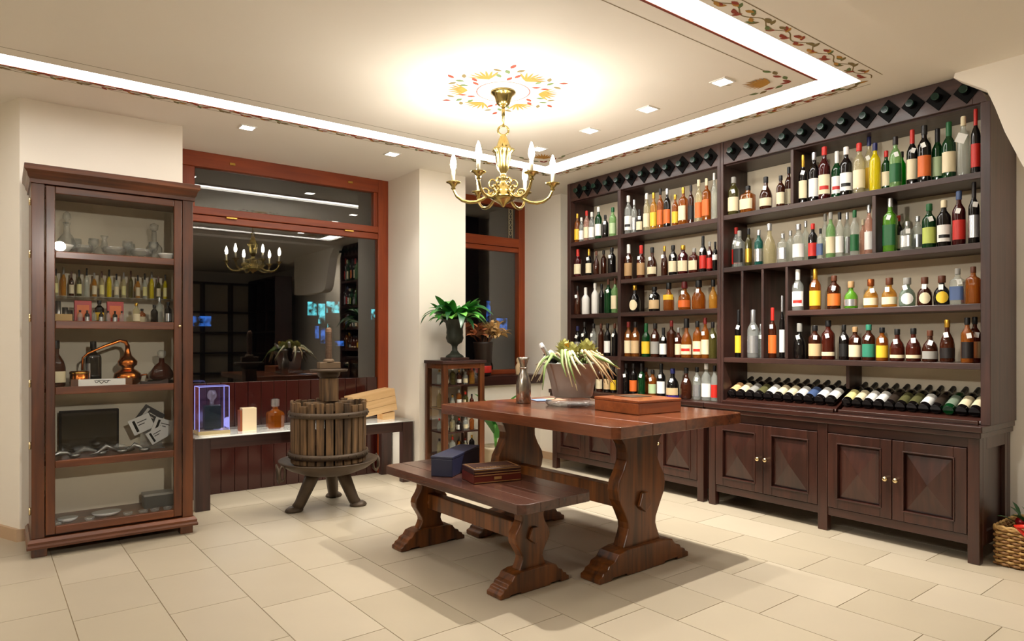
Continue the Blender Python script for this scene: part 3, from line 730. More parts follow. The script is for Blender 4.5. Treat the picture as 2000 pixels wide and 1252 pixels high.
def bottle(loc, h, r, shape, body, lab, cap, opt, label, group, rot=None, face=None, parent_cat='bottle'):
    t = thing('bottle', label, parent_cat, loc, 0, group)
    if rot: t.rotation_euler = rot
    S = (r, r, h)
    link('bottle_body', body_mesh(shape, body), t, scale=S)
    link('bottle_cap', cap_mesh(shape, cap), t, scale=S)
    fa = pi+.38 if face is None else face      # labels look into the room
    sq = shape == 'square'
    pz = dict(std=(.1, .46), wine=(.1, .46), square=(.12, .5), round=(.1, .34), squat=(.09, .34))[shape]
    if 'l' in opt: pz = (.1, .2)
    if 'u' in opt: pz = (.38, .56)
    if lab != 'none':
        if lab.startswith('round'):
            def f():
                mb = MB(); n = 14; vs = [(-1.04, 0, .26)]
                for q in (.35, .68, 1):
                    vs += [(-math.sqrt(max(.01, 1.04**2-(q*.72*cos(2*pi*i/n))**2)), q*.72*cos(2*pi*i/n), .26+q*.2*sin(2*pi*i/n)) for i in range(n)]
                mb.add(vs, [(0, 1+(i+1) % n, 1+i) for i in range(n)]+[(1+k*n+i, 1+k*n+(i+1) % n, 1+(k+1)*n+(i+1) % n, 1+(k+1)*n+i) for k in (0, 1) for i in range(n)], True); return mb.mesh('bottle_label', pm(lab[5:]))
            o = link('bottle_label', cached(('r', shape, lab), f), t, scale=S); o.rotation_euler = (0, 0, fa-pi)
        else:
            o = link('bottle_label', arc_mesh(('l', shape, lab, opt.replace('t', '')), shape, pz[0], pz[1], pi-1.15, pi+1.15, pm(lab), square=sq), t, scale=S)
            if not sq: o.rotation_euler = (0, 0, fa-pi)
            if 'r' in opt or 'g' in opt:
                q = link('label_stripe', arc_mesh(('s', shape, opt), shape, pz[0]+.08, pz[0]+.15, pi-.8, pi+.8, pm('red' if 'r' in opt else 'black'), 1.04, sq), t, scale=S)
                q.rotation_euler = (0, 0, 0 if sq else fa-pi)
    if 'p' in opt: link('base_band', arc_mesh(('pb', shape), shape, .01, .09, 0, 2*pi, mat('purple_band', rgb(60, 40, 120), .4), 1.02), t, scale=S)
    if 'k' in opt: link('neck_card', tag_mesh(), t, scale=(.004, .045, .05), loc=(-.032, .0, h*.62), rot=(.4, 0, fa-pi)).data.materials
    if 't' in opt:
        a = fa+random.uniform(-.25, .25); k = r*1.04+.002
        link('price_tag', tag_mesh(), t, scale=(.0015, .022, .028), loc=(k*cos(a), k*sin(a), h*.62+random.uniform(-.006, .006)), rot=(random.uniform(-.35, .35), .12, a-pi))
    return t
ROWN = dict(R1a='top shelf beside centre upright', R1b='top shelf of right unit', R2a='second shelf of right unit', R2b='second shelf, far right bay', R3='third shelf of right unit',
            R4n='tall narrow bays', R4='lowest shelf of right unit', L1a='top shelf, far left column', L1b='top shelf of left unit', L2a='second shelf, far left column',
            L2b='second shelf of left unit', L3a='third shelf, far left column', L3b='third shelf of left unit', L4a='fourth shelf, far left column', L4b='fourth shelf of left unit', L5b='cabinet top, left unit')
for key, (z, items) in ROWS.items():
    for i, (X, Y, h, r, shape, body, lab, cap, opt) in enumerate(items):
        bn = BN.get(body, body)
        lt = '' if lab == 'none' else ' %s label,' % BN.get(lab.replace('round', '').replace('darklab', 'dark'), lab.replace('round', 'round ').replace('darklab', 'dark')).replace('palegreen', 'pale green').replace('yellowgreen', 'lime')
        cn = {'redcap': 'red', 'darkred': 'red'}.get(cap, cap)
        lb = ('%s bottle,%s %s cap, %s from left on %s' % (bn, lt, cn, ORD[i], ROWN[key])).replace('bright green bottle', 'bright-green bottle').replace('pale green', 'pale-green').replace('dark red bottle', 'dark-red bottle')
        bottle((X, Y, z+.0005), h, r, shape, body, lab, cap, opt, lb, 'bottles on '+ROWN[key])

# wine bottles lying on the sloping rack, bases to the room
for (a, b, nm) in ((1.278, 2.008, 'right'), (2.038, 2.828, 'left')):
    rk = thing('wine_rack', 'sloping dark wood rack under the wine bottles, %s part' % nm, 'rack', (4.0, a, CT), 0, 'sloping wine racks')
    W = b-a
    MB().prism([(.055, .0005), (.075, .0005), (.30, .115), (.30, .135), (.065, .02)], lambda u, v, s: (u, (0, W)[s], v)).build('slope_board', M_cty, rk, fix=True)
    MB().box(.028, .052, 0, W, .0005, .022).build('front_lip', M_cty, rk, .003)
    for y in (0.002, W-.022): MB().prism([(.055, .0005), (.32, .0005), (.32, .115)], lambda u, v, s: (u, y+.02*s, v)).build('side_cheek', M_cty, rk, fix=True)
al = math.atan2(.1, .24)
for i, (y, l) in enumerate(WINES):
    side = 'left' if i < 11 else 'right'; j = i if i < 11 else i-11
    colw = {'darklab': 'dark', 'paleyellow': 'pale yellow', 'greygreen': 'grey-green'}.get(l, l)
    t = bottle((4.075, y, CT+.026+.034), .285, .0328 if i < 11 else .0292, 'wine', 'green' if l == 'greygreen' else 'dark', l, 'dark' if l not in ('white', 'olive') else 'black', '',
               'lying dark wine bottle, %s label, %s from left in %s wine rack' % (colw, ORD[j], side), 'wine bottles lying in the sloping racks', rot=(0, pi/2-al, 0), face=pi+.25)
    t.rotation_euler = (0, pi/2-al, 0)
    t.location = (4.08, y, CT+.062)

# bottles poking out of the diamond holes of the top band
hole_b = MB().lathe([(.0, -.03), (.014, -.030), (.016, -.028), (.016, -.012), (.019, 0), (.021, .01), (.036, .045), (.036, .12)], 14, M=Matrix.Rotation(pi/2, 3, 'Y')).mesh('bottle_neck', BODY['dark'])
hole_c = MB().lathe([(.019, -.034), (.019, -.014), (.0165, -.012), (.0165, -.034)], 14, M=Matrix.Rotation(pi/2, 3, 'Y')).mesh('neck_ring', mat('ring_green', rgb(30, 58, 48), .15))
for i, y in enumerate(HOLES):
    un = 'right' if i < 12 else 'left'; j = (11-i) if i < 12 else 23-i
    hs = sorted(HOLES[:12] if i < 12 else HOLES[12:], reverse=True); j = hs.index(y)
    t = thing('bottle', 'dark bottle in diamond hole, %s from left along top band of %s unit' % (ORD[j], un), 'bottle', (4.03, y, 2.476), 0, 'bottles in the diamond holes of the top band')
    link('bottle_neck', hole_b, t); link('neck_ring', hole_c, t)

# ================================================================ trestle table and bench
def trestle(t, topx, W, y0, y1, H, th, legy, lw, lt, matop, matleg, s, rail_z, fw):
    """top centred at topx (local), legs at local y positions; s = vertical scale of the turned board legs"""
    # top of planks
    nb = 4; bw = W/nb
    for i in range(nb):
        c = .03 if i in (0, nb-1) else 0
        x0, x1 = topx-W/2+i*bw, topx-W/2+(i+1)*bw
        pl = [(x0+(c if i == 0 else 0), y0), (x1-(c if i == nb-1 else 0), y0), (x1, y0+(c if i == nb-1 else 0)), (x1, y1-(c if i == nb-1 else 0)), (x1-(c if i == nb-1 else 0), y1), (x0+(c if i == 0 else 0), y1), (x0, y1-(c if i == 0 else 0)), (x0, y0+(c if i == 0 else 0))]
        pl2 = []
        for p in pl:
            if not pl2 or (abs(p[0]-pl2[-1][0])+abs(p[1]-pl2[-1][1])) > 1e-5: pl2.append(p)
        if abs(pl2[0][0]-pl2[-1][0])+abs(pl2[0][1]-pl2[-1][1]) < 1e-5: pl2.pop()
        MB().prism(pl2, lambda u, v, q: (u, v, (H-th, H)[q])).build('top_plank', matop, t, .003, fix=True)
    hh = H-th
    fh = .115*s   # foot height
    prof = [(.40, 0.0), (.40, .03), (.33, .12), (.30, .17), (.31, .22), (.40, .32), (.50, .42), (.525, .50), (.50, .57), (.40, .66), (.335, .74), (.33, .80), (.38, .87), (.47, .93), (.54, 1.0)]
    for ly in legy:
        body = [(u*lw, fh+v*(hh-fh)) for u, v in prof]
        poly = body+[(-u, v) for u, v in reversed(body)]
        lg = MB().prism(poly, lambda u, v, q: (u, ly+(q-.5)*lt, v)).build('leg', matleg, t, .006, fix=True)
        ft = [(0, 0), (fw*.42, 0), (fw*.43, fh*.10), (fw*.72, fh*.10), (fw*.74, 0), (fw, 0), (fw*1.0, fh*.22), (fw*.93, fh*.30), (fw*.91, fh*.42), (fw*.82, fh*.5), (fw*.79, fh*.66), (fw*.68, fh*.76), (fw*.60, fh*1.02), (fw*.42, fh*1.12), (0, fh*1.12)]
        poly = ft+[(-u, v) for u, v in reversed(ft[1:-1])]
        MB().prism(poly, lambda u, v, q: (u, ly+(q-.5)*lt*1.75, v)).build('foot', matleg, lg, .006, fix=True)
        # key of the through tenon
        MB().prism([(-.045*s, rail_z-.015*s), (0, rail_z-.05*s), (.045*s, rail_z-.015*s), (.02*s, rail_z+.05*s), (-.02*s, rail_z+.05*s)], lambda u, v, q: (u, ly-lt/2-.022*s+q*.02*s, v)).build('tenon_key', matleg, lg, .003, fix=True)
    MB().box(-.022*s-.01, .022*s+.01, legy[0]+lt/2-.004, legy[1]-lt/2+.004, rail_z-.055*s, rail_z+.055*s).build('stretcher', matleg, t, .005)
tb = thing('trestle_table', 'large dark brown wooden trestle table holding the flower bucket', 'table', (2.595, 2.33, 0), radians(1.6))
trestle(tb, .053, 1.01, -.265, 1.165, .775, .055, (0.0, .965), .35, .075, M_tabx, M_tabz, 1.0, .34, .345)
bn = thing('bench', 'low dark wooden trestle bench in front of the table, boxes on it', 'bench', (1.98, 2.45, 0), radians(1.9))
trestle(bn, .012, .45, -.195, 1.02, .45, .045, (0.0, .875), .205, .06, M_benx, M_tabz, .78, .25, .213)

# ================================================================ glass fronted display cabinet on the left
gc = thing('display_cabinet', 'tall dark wood glass-front display cabinet standing against the left pier', 'cabinet', (.132, 4.37, 0))
GW, GD, GH = .793, .40, 2.0
def gb(name, *a, m=M_cabz, b=.003, par=gc): return MB().box(*a).build(name, m, par, b)
gb('side_panel', 0, .03, .03, GD, .10, 2.02); gb('side_panel', GW-.03, GW, .03, GD, .10, 2.02)
gb('stile', 0, .058, 0, .03, .10, 2.0); gb('stile', GW-.058, GW, 0, .03, .10, 2.0)
gb('back_panel', .03, GW-.03, GD-.015, GD, .10, 2.0, m=M_cream, b=0)
gb('bottom_board', .03, GW-.03, .03, GD-.015, .10, .14, m=M_cabx); gb('top_board', .03, GW-.03, .03, GD-.015, 1.985, 2.02, m=M_cabx)
for z in (1.64, 1.262, .900, .502): gb('shelf', .03, GW-.03, .045, GD-.015, z-.024, z, m=M_cabx, b=.002)
# cornice and plinth, stepped
corn = [(.0, 2.0), (-.012, 2.0), (-.012, 2.02), (-.022, 2.03), (-.028, 2.05), (-.045, 2.065), (-.045, 2.092), (.0, 2.092)]
def ring(name, prof, m):
    mb = MB(); n = len(prof)
    pts = []
    for (x, y, sx, sy) in ((0, GD, -1, 0), (0, 0, -1, -1), (GW, 0, 1, -1), (GW, GD, 1, 0)):
        pts.append([(x-sx*(u*.7 if sx else 0), y-sy*u if sy else y, v) for u, v in prof])
    vs = [p for r in pts for p in r]; fs = []
    for i in range(3):
        for k in range(n):
            k2 = (k+1) % n; fs.append((i*n+k, (i+1)*n+k, (i+1)*n+k2, i*n+k2))
    fs.append(list(range(n))); fs.append([3*n+k for k in reversed(range(n))])
    return mb.add(vs, fs).build(name, m, gc, fix=True)
ring('cornice', corn, M_cabx)
gb('cornice_cap', -.03, GW+.03, -.044, GD, 2.088, 2.094, m=M_cabx)
ring('plinth_moulding', [(.0, .05), (-.03, .05), (-.032, .062), (-.024, .072), (-.026, .085), (-.01, .10), (0, .10)], M_cabx)
gb('plinth', 0, GW, 0, GD, .05, .10, m=M_cabx)
for x, y in ((0, 0), (GW-.07, 0), (0, GD-.07), (GW-.07, GD-.07)): gb('foot', x, x+.07, y+.002, y+.07, 0, .05)
dr = gb('door', .062, .105, -.004, .024, .112, 1.995, b=.004)
gb('door_stile', GW-.09-.015, GW-.062, -.004, .024, .112, 1.995, par=dr, b=.004)
for a, b in ((1.955, 1.995), (1.606, 1.645), (1.224, 1.268), (.866, .907), (.468, .509), (.112, .155)): gb('door_rail', .105, GW-.105, -.003, .022, a, b, m=M_cabx, par=dr, b=.004)
for a, b in ((1.645, 1.955), (1.268, 1.606), (.907, 1.224), (.509, .866), (.155, .468)): gb('pane', .105, GW-.105, .006, .010, a, b, m=M_cabpane, b=0, par=dr)
MB().lathe([(.004, 0), (.004, .012), (.009, .018), (.007, .028), (.002, .03)], 10, (GW-.078, -.004, 1.245), M=Matrix.Rotation(pi/2, 3, 'X')).build('knob', M_knob, dr)
for z in (.25, .6, .93, 1.28, 1.62, 1.9): MB().lathe([(.006, -.02), (.006, .02)], 8, (-.006, .012, z)).build('hinge', M_knob, gc)
# ================================================================ contents of the display cabinet
M_crys = glass('crystal', (.95, .96, .95, 1), .12, .02, bodycol=(.85, .86, .84, 1), fres=.9, base=.10)
M_copper = mat('copper', rgb(206, 118, 54), .22, 1)
M_oldwood = wood('old_press_wood', rgb(58, 42, 26), rgb(136, 104, 68), 2, 7, .7, 0, 1.2)
M_iron = mat('cast_iron', rgb(84, 70, 56), .55, .5, noise=.3, nscale=14, bump=.2)
GX, GY = .132, 4.37
def crystal(name, x, y, z, prof, label, grp=None, cat='glassware', m=None, extra=None, n=14):
    t = thing(name, label, cat, (x, y, z+.0008), 0, grp)
    MB().lathe(prof, n).build('vessel', m or M_crys, t)
    if extra: MB().lathe(extra, 10).build('stopper', m or M_crys, t)
    return t
dec = [(.028, 0), (.05, .01), (.055, .05), (.045, .09), (.018, .13), (.014, .17), (.02, .19)]
stp = [(.01, .185), (.008, .2), (.022, .215), (.018, .24), (.004, .255)]
zt = 1.64
crystal('decanter', GX+.17, 4.56, zt, dec, 'tall cut crystal decanter at left on the top cabinet shelf', None, 'decanter', extra=stp)
crystal('decanter', GX+.62, 4.60, zt, [(.03, 0), (.045, .01), (.045, .09), (.03, .11), (.014, .13), (.014, .19)], 'square-shouldered crystal decanter at right on the top cabinet shelf', None, 'decanter', extra=[(.01, .19), (.022, .2), (.024, .23), (.004, .24)])
crystal('decanter', GX+.36, 4.62, zt, [(.06, 0), (.075, .02), (.07, .045), (.02, .08), (.012, .12), (.022, .14)], 'ship style low crystal decanter in the middle of the top cabinet shelf', None, 'decanter')
wh = mat('white_porcelain', rgb(248, 246, 240), .25)
crystal('bowl', GX+.135, 4.455, zt, [(.02, 0), (.03, .006), (.055, .035), (.062, .05), (.056, .05), (.03, .012), (.001, .01)], 'white bowl added for a lamp reflection, left end of top cabinet shelf', None, 'bowl', wh)  # white bowl stands in for a bright lamp reflection
crystal('bowl', GX+.665, 4.455, zt, [(.02, 0), (.03, .006), (.045, .03), (.05, .04), (.045, .04), (.02, .012), (.001, .01)], 'small white bowl added for a lamp reflection, right end of top cabinet shelf', None, 'bowl', wh)  # second bowl, likewise in place of a lamp reflection
gob = [(.026, 0), (.024, .006), (.005, .012), (.004, .04), (.022, .06), (.028, .085), (.026, .11), (.024, .11), (.024, .085), (.003, .055)]
bow = [(.03, 0), (.035, .008), (.058, .03), (.066, .055), (.062, .055), (.05, .03), (.001, .012)]
for i, (x, y, p, nm) in enumerate(((.235, 4.49, bow, 'bowl'), (.30, 4.56, gob, 'goblet'), (.39, 4.47, bow, 'bowl'), (.47, 4.55, gob, 'goblet'), (.53, 4.47, bow, 'bowl'), (.60, 4.50, gob, 'goblet'), (.22, 4.62, gob, 'goblet'), (.50, 4.66, gob, 'goblet'))):
    crystal('crystal_'+nm, GX+x, y, zt, p, 'cut crystal %s, %s from left among the crystal on the top cabinet shelf' % (nm, ORD[(0, 2, 3, 4, 6, 7, 1, 5)[i]]), 'crystal glassware on the top cabinet shelf')
# second shelf: row of slim miniature bottles on a glass step, boxes and bottles below
z2 = 1.262
st_ = thing('glass_step', 'clear glass step carrying the row of miniature bottles in the cabinet', 'shelf', (GX+.05, 4.60, z2))
MB().box(0, .69, 0, .12, .150, .156).build('glass_sheet', M_crys, st_)
for x in (.0, .68): MB().box(x, x+.01, .0, .12, .0008, .150).build('support', M_crys, st_)
mb_c = ['olive', 'pale', 'gold', 'brown', 'olive', 'clear', 'gold', 'pale', 'yellow', 'clear', 'pale', 'olive', 'gold', 'clear', 'yellow', 'olive', 'yellow']
for i, b_ in enumerate(mb_c):
    bottle((GX+.085+i*.038, 4.66, z2+.1575), .155+.012*((i*7) % 3-1), .0125, 'wine', b_, ('cream', 'paleyellow', 'none')[i % 3], ('black', 'dark', 'grey', 'brown')[i % 4], '',
           'slim miniature bottle on cabinet glass step, %s from left, %s cap' % (ORD[i], ('black', 'dark', 'grey', 'brown')[i % 4]), 'miniature bottles on the cabinet glass step', face=-pi/2)
M_redbox = mat('red_gift_card', rgb(170, 24, 22), .4, noise=.35, nscale=30)
for x, lb in ((.245, 'red gift box left of the small labelled bottle in the cabinet'), (.405, 'red gift box right of the small labelled bottle in the cabinet')):
    t = thing('gift_box', lb, 'box', (GX+x, 4.54, z2+.0008)); MB().box(-.042, .042, -.02, .02, 0, .125).build('carton', M_redbox, t, .002)
    MB().box(-.03, .03, -.0215, -.0195, .03, .10).build('gold_print', pm('orange'), t)
bottle((GX+.325, 4.53, z2+.0005), .13, .024, 'std', 'dark', 'yellow', 'black', '', 'small dark bottle with yellow label between the two red boxes', None, face=-pi/2)
for i in range(7):
    bottle((GX+.225+i*.034, 4.455, z2+.0005), .068, .0125, 'std', 'dark' if i % 2 else 'clear', 'silver' if i % 2 else 'none', 'black', '',
           'thumb-sized %s bottle before the red boxes, %s from left' % ('dark' if i % 2 else 'clear', ORD[i]), 'miniatures in front of the red boxes', face=-pi/2)
t = thing('wooden_crate', 'small pale wooden crate with tins at left of second cabinet shelf', 'crate', (GX+.14, 4.50, z2+.0008))
MB().box(-.06, .05, -.04, .04, 0, .045).build('crate_box', mat('pale_wood', rgb(196, 160, 104), .6, noise=.1), t, .002)
for i, (x, h_) in enumerate(((-.045, .10), (-.012, .12), (.022, .085), (.045, .07))):
    crystal('tin_cup', GX+.14+x, 4.56, z2, [(.014, 0), (.015, .002), (.015, h_), (.013, h_), (.013, .004), (.001, .004)], 'grey metal cup behind the pale crate, %s from left' % ORD[i], 'metal cups behind the crate', 'cup', mat('pewter', rgb(150, 150, 148), .3, .9) if i == 0 else bpy.data.materials['pewter'])
for i, (x, y, h_, b_, l_, c_) in enumerate(((.51, 4.50, .12, 'pale', 'cream', 'gold'), (.55, 4.57, .09, 'amber', 'cream', 'black'), (.60, 4.47, .11, 'dark', 'none', 'black'), (.64, 4.54, .16, 'clear', 'none', 'silver'), (.675, 4.47, .13, 'dark', 'silver', 'black'))):
    bottle((GX+x, y, z2+.0005), h_, .02, 'std', b_, l_, c_, '', '%s bottle with %s cap at right of second cabinet shelf, %s from left' % (b_, c_, ORD[i]), 'bottles at right of second cabinet shelf', face=-pi/2)
# third shelf
z3 = .900
bottle((GX+.115, 4.50, z3+.0005), .26, .048, 'round', 'brown', 'cream', 'dark', '', 'dark round cognac bottle at the left end of the third cabinet shelf', None, face=-pi/2)
bottle((GX+.30, 4.58, z3+.0005), .255, .04, 'square', 'dark', 'silver', 'black', '', 'black bottle with silver label behind the copper tub in the cabinet', None, face=-pi/2)
t = thing('copper_still', 'polished copper pot still model with long swan neck in the glass cabinet', 'still', (GX+.47, 4.54, z3+.0008))
MB().lathe([(.05, 0), (.066, .012), (.074, .04), (.07, .062), (.05, .08), (.034, .09), (.034, .1), (.05, .115), (.052, .135), (.04, .15), (.022, .17), (.014, .2), (.011, .235)], 22).build('boiler', M_copper, t)
MB().tube([(0, 0, .225), (-.01, 0, .25), (-.04, 0, .258), (-.12, 0, .225), (-.2, 0, .185), (-.225, 0, .16), (-.228, 0, .09)], [.012, .012, .010, .008, .006, .006, .005], 8).build('swan_neck', M_copper, t)
MB().tube([(.07, 0, .05), (.1, 0, .055), (.105, 0, .03)], .006, 6).build('handle', M_copper, t)
t = thing('copper_tub', 'small banded wood and copper condenser tub beside the copper still', 'tub', (GX+.225, 4.51, z3+.0008))
MB().lathe([(.043, 0), (.046, .004), (.046, .085), (.041, .085), (.041, .01), (.001, .01)], 18).build('staves', M_copper, t)
for z in (.015, .07): MB().lathe([(.0462, z), (.0478, z+.001), (.0478, z+.01), (.0462, z+.011)], 18).build('hoop', M_brass, t)
t = thing('name_sign', 'white rectangular sign with black script lying before the copper still', 'sign', (GX+.33, 4.45, z3+.0008))
MB().box(-.15, -.115, -.022, .02, 0, .042).box(.115, .15, -.022, .02, 0, .042).build('wood_end', M_tabz, t, .002)
MB().box(-.115, .115, -.02, .02, 0, .04).build('sign_face', wh, t)
mb = MB(); mb.tube([(-.035+.07*i/20, -.0215, .027-.006*sin(i*.9)-.006*sin(pi*i/20)) for i in range(21)], .0016, 4); mb.tube([(-.04, -.0215, .031), (0, -.0215, .034), (.04, -.0215, .031)], .0014, 4); mb.build('script_mark', M_black, t)
t = thing('decanter', 'broad cognac decanter with crown stopper on dark tray in the cabinet', 'decanter', (GX+.655, 4.56, z3+.0008))
MB().lathe([(.07, 0), (.075, .006), (.075, .016), (.03, .02)], 18).build('tray', M_black, t)
MB().lathe([(.05, .02), (.068, .035), (.062, .07), (.04, .105), (.016, .125), (.014, .15)], 20, sy=.6).build('vessel', BODY['redbrown'], t)
MB().lathe([(.014, .15), (.024, .165), (.026, .19), (.01, .2)], 10).build('stopper', M_crys, t)
t = thing('bottle_cradle', 'dark curved wooden cradle at the right end of third cabinet shelf', 'stand', (GX+.57, 4.45, z3+.0008))
MB().prism([(-.045, 0), (.10, 0), (.10, .03), (.06, .018), (0, .015), (-.045, .02)], lambda u, v, s: (u, (-.02, .02)[s], v)).build('cradle', M_sill, t, .002, fix=True)
# fourth shelf
z4 = .502
t = thing('presentation_case', 'upright flat black presentation case leaning on the cabinet back', 'case', (GX+.29, 4.67, z4+.0008))
MB().box(-.15, .15, -.012, .03, 0, .245).build('case_shell', M_black, t, .003)
MB().box(-.138, .138, -.014, -.0121, .012, .233).build('case_front', mat('smoked_front', rgb(30, 26, 18), .12), t)
for i, (x, z, a, s_) in enumerate(((.60, .16, .6, .13), (.55, .12, -.4, .12), (.665, .10, .35, .11), (.63, .05, -.5, .10))):
    cr = mat('print_card', rgb(206, 204, 200), .5) if i == 0 else bpy.data.materials['print_card']
    t = thing('printed_card', 'tilted white card with dark print in cabinet, %s of the fan' % ('topmost', 'leftmost', 'rightmost', 'lowest')[i], 'card', (GX+x, 4.60-.012*i, z4+z+.03), 0, 'printed cards fanned in the glass cabinet')
    M = Matrix.Rotation(a, 4, 'Y')
    MB().box(-s_/2, s_/2, -.001, .001, -s_*.4, s_*.4, M=M).build('card', cr if i else pm('dark'), t)
    mk = MB()
    mk.box(-s_*.34, -s_*.22, -.002, -.0011, -s_*.3, s_*.3, M=M); mk.box(-s_*.15, s_*.3, -.002, -.0011, s_*.12, s_*.16, M=M); mk.box(-s_*.15, s_*.15, -.002, -.0011, -s_*.02, s_*.02, M=M)
    mk.build('dark_print', pm('silver') if i == 0 else M_black, t)
t = thing('card_easel', 'clear acrylic easel holding the printed cards in the cabinet', 'stand', (GX+.61, 4.62, z4+.0008)); MB().box(-.06, .06, -.08, .02, 0, .004).box(-.06, .06, .012, .016, 0, .2).build('easel', M_crys, t)
for i, (x, y, a, l_) in enumerate(((.13, 4.46, .1, .14), (.25, 4.50, -.2, .16), (.35, 4.46, .25, .17), (.42, 4.55, .1, .13), (.50, 4.48, -.3, .10))):
    t = thing('silver_ladle', 'curved silver serving piece on fourth cabinet shelf, %s from left' % ORD[i], 'utensil', (GX+x, y, z4+.0008), a, 'silver serving pieces on the fourth cabinet shelf')
    MB().tube([(-l_/2, 0, .008), (-l_/4, 0, .02), (0, 0, .034+.008*(i % 3)), (l_/4, 0, .03), (l_/2, 0, .012)], [.003, .008, .016, .01, .004], 8).build('handle', M_crys if i % 2 else bpy.data.materials['pewter'], t)
    MB().lathe([(.012, 0), (.026, .006), (.03, .02), (.027, .02), (.001, .006)], 12, (l_/2, 0, .0)).build('bowl', bpy.data.materials['pewter'], t)
# bottom
z5 = .14
for x, w_, h_, y, lb in ((.07, .05, .16, 4.60, 'tall dark box standing at bottom left of the glass cabinet'), (.64, .16, .085, 4.60, 'wide dark box at bottom right of the glass cabinet')):
    t = thing('dark_box', lb, 'box', (GX+x, y, z5+.0008)); MB().box(-w_/2, w_/2, -.05, .05, 0, h_).build('carton', mat('dark_card', rgb(52, 52, 50), .5), t, .002)
    MB().box(-w_/2-.002, w_/2+.002, -.052, .052, h_-.012, h_+.001).build('lid', pm('grey'), t)
for x, y, s_, lb in ((.17, 4.50, .05, 'small cream oval dish on the cabinet floor'), (.36, 4.52, .075, 'large white oval dish with dark rim on the cabinet floor')):
    t = thing('oval_dish', lb, 'dish', (GX+x, y, z5+.0008))
    MB().lathe([(s_*.5, 0), (s_*.8, .008), (s_, .022), (s_*.96, .024), (s_*.7, .010), (.001, .008)], 20, sy=.7).build('dish', wh, t)
    MB().lathe([(s_*.99, .022), (s_*1.0, .025), (s_*.96, .026)], 20, sy=.7).build('rim', pm('grey'), t)
for i, x in enumerate((.12, .27, .46, .54, .60, .67)):
    crystal('glass_ashtray', GX+x, 4.455, z5, [(.018, 0), (.022, .003), (.026, .018), (.02, .018), (.001, .006)], 'small glass dish along the cabinet floor front edge, %s from left' % ORD[i], 'small glass dishes on the cabinet floor', 'dish')

# ================================================================ display bench with lit glass top in the window bay
lb_ = thing('display_bench', 'long dark wood bench with glowing glass top in the window bay', 'bench', (1.045, 4.87, 0))
BW, BD, BH = 1.66, .44, .505
for x, y in ((0, 0), (BW-.095, 0), (0, BD-.06), (BW-.095, BD-.06)): MB().box(x, x+.095, y, y+.06, 0, BH-.012).build('leg', M_shz, lb_, .003)
MB().box(.095, BW-.095, .005, .035, BH-.09, BH-.012).build('apron', M_shx, lb_, .002)
MB().box(.095, BW-.095, BD-.035, BD-.005, BH-.09, BH-.012).build('apron', M_shx, lb_, .002)
for x in (0.03, BW-.06): MB().box(x, x+.03, .06, BD-.06, BH-.09, BH-.012).build('side_apron', M_shx, lb_)
MB().box(.04, BW-.04, .04, BD-.04, BH-.03, BH-.014).build('light_panel', emis('light_panel', (1, .95, .85, 1), 2.6), lb_)
MB().box(-.004, BW+.004, -.006, BD, BH-.011, BH).build('glass_top', glass('frosted_top', (.97, .97, .94, 1), .35, .1, bodycol=(.9, .9, .86, 1), base=.06), lb_)
BZ = BH+.0008
t = thing('boxed_decanter', 'dark green square decanter inside a clear acrylic case glowing violet blue', 'decanter', (1.185, 5.02, BZ))
MB().box(-.105, .105, -.075, .075, 0, .025).build('plinth', mat('case_base', rgb(196, 176, 130), .4), t, .002)
bx = MB()
for q in ((-.1, -.097, -.07, .07, .025, .335), (.097, .1, -.07, .07, .025, .335), (-.097, .097, -.07, -.067, .025, .335), (-.097, .097, .067, .07, .025, .335), (-.097, .097, -.067, .067, .332, .335)): bx.box(*q)
bx.build('acrylic_case', glass('blue_acrylic', rgb(244, 244, 254), .012, .03, bodycol=rgb(170, 170, 240), base=.025, fres=.5), t)
MB().box(-.055, .055, -.028, .028, .03, .20).build('vessel', glass('green_vessel', rgb(90, 130, 120), .5, bodycol=rgb(20, 60, 50)), t, .006)
MB().lathe([(.014, .2), (.014, .235), (.03, .25), (.033, .275), (.022, .30), (.004, .305)], 14).build('stopper', M_crys, t)
eg = MB()
for x in (-.1, .096):
    for y in (-.07, .066): eg.box(x, x+.004, y, y+.004, .026, .334)
for y in (-.0705, .0665): eg.box(-.0965, .0965, y, y+.004, .331, .335)
for x in (-.1005, .0965): eg.box(x, x+.004, -.066, .066, .331, .335)
eg.build('glowing_edge', emis('edge_glow', (.42, .42, 1, 1), .75), t)
vl = bpy.data.lights.new('case_lamp', 'POINT'); vl.energy = .16; vl.color = (.6, .6, 1); vl.shadow_soft_size = .04
vo = bpy.data.objects.new('case_lamp', vl); COL.objects.link(vo); vo.location = (1.25, 5.115, BZ+.06)
t = thing('gift_carton', 'small cream carton standing between the acrylic case and amber decanter', 'box', (1.435, 5.03, BZ))
MB().box(-.05, .05, -.035, .035, 0, .165).build('carton', mat('cream_card', rgb(250, 226, 186), .5), t, .002)
MB().box(-.065, -.051, -.032, .032, 0, .15).build('side_flap', mat('brown_card', rgb(150, 78, 40), .5), t)
t = thing('decanter', 'amber whisky decanter with square stopper on the glowing bench', 'decanter', (1.63, 5.03, BZ))
MB().lathe([(.055, 0), (.064, .01), (.066, .10), (.058, .12), (.03, .135), (.02, .145), (.02, .16)], 8, smooth=False).build('vessel', BODY['amber'], t)
MB().lathe([(.015, .155), (.03, .165), (.03, .215), (.018, .22)], 8, smooth=False).build('stopper', M_crys, t)
M_crate = wood('wine_crate_wood', rgb(206, 164, 110), rgb(230, 192, 140), 0, 6, .55, 0)
t = thing('wine_crate', 'pale wooden wine crate propped at a tilt on the glowing bench', 'crate', (2.46, 5.09, BZ+.052)); t.rotation_euler = (0, radians(-9), 0)
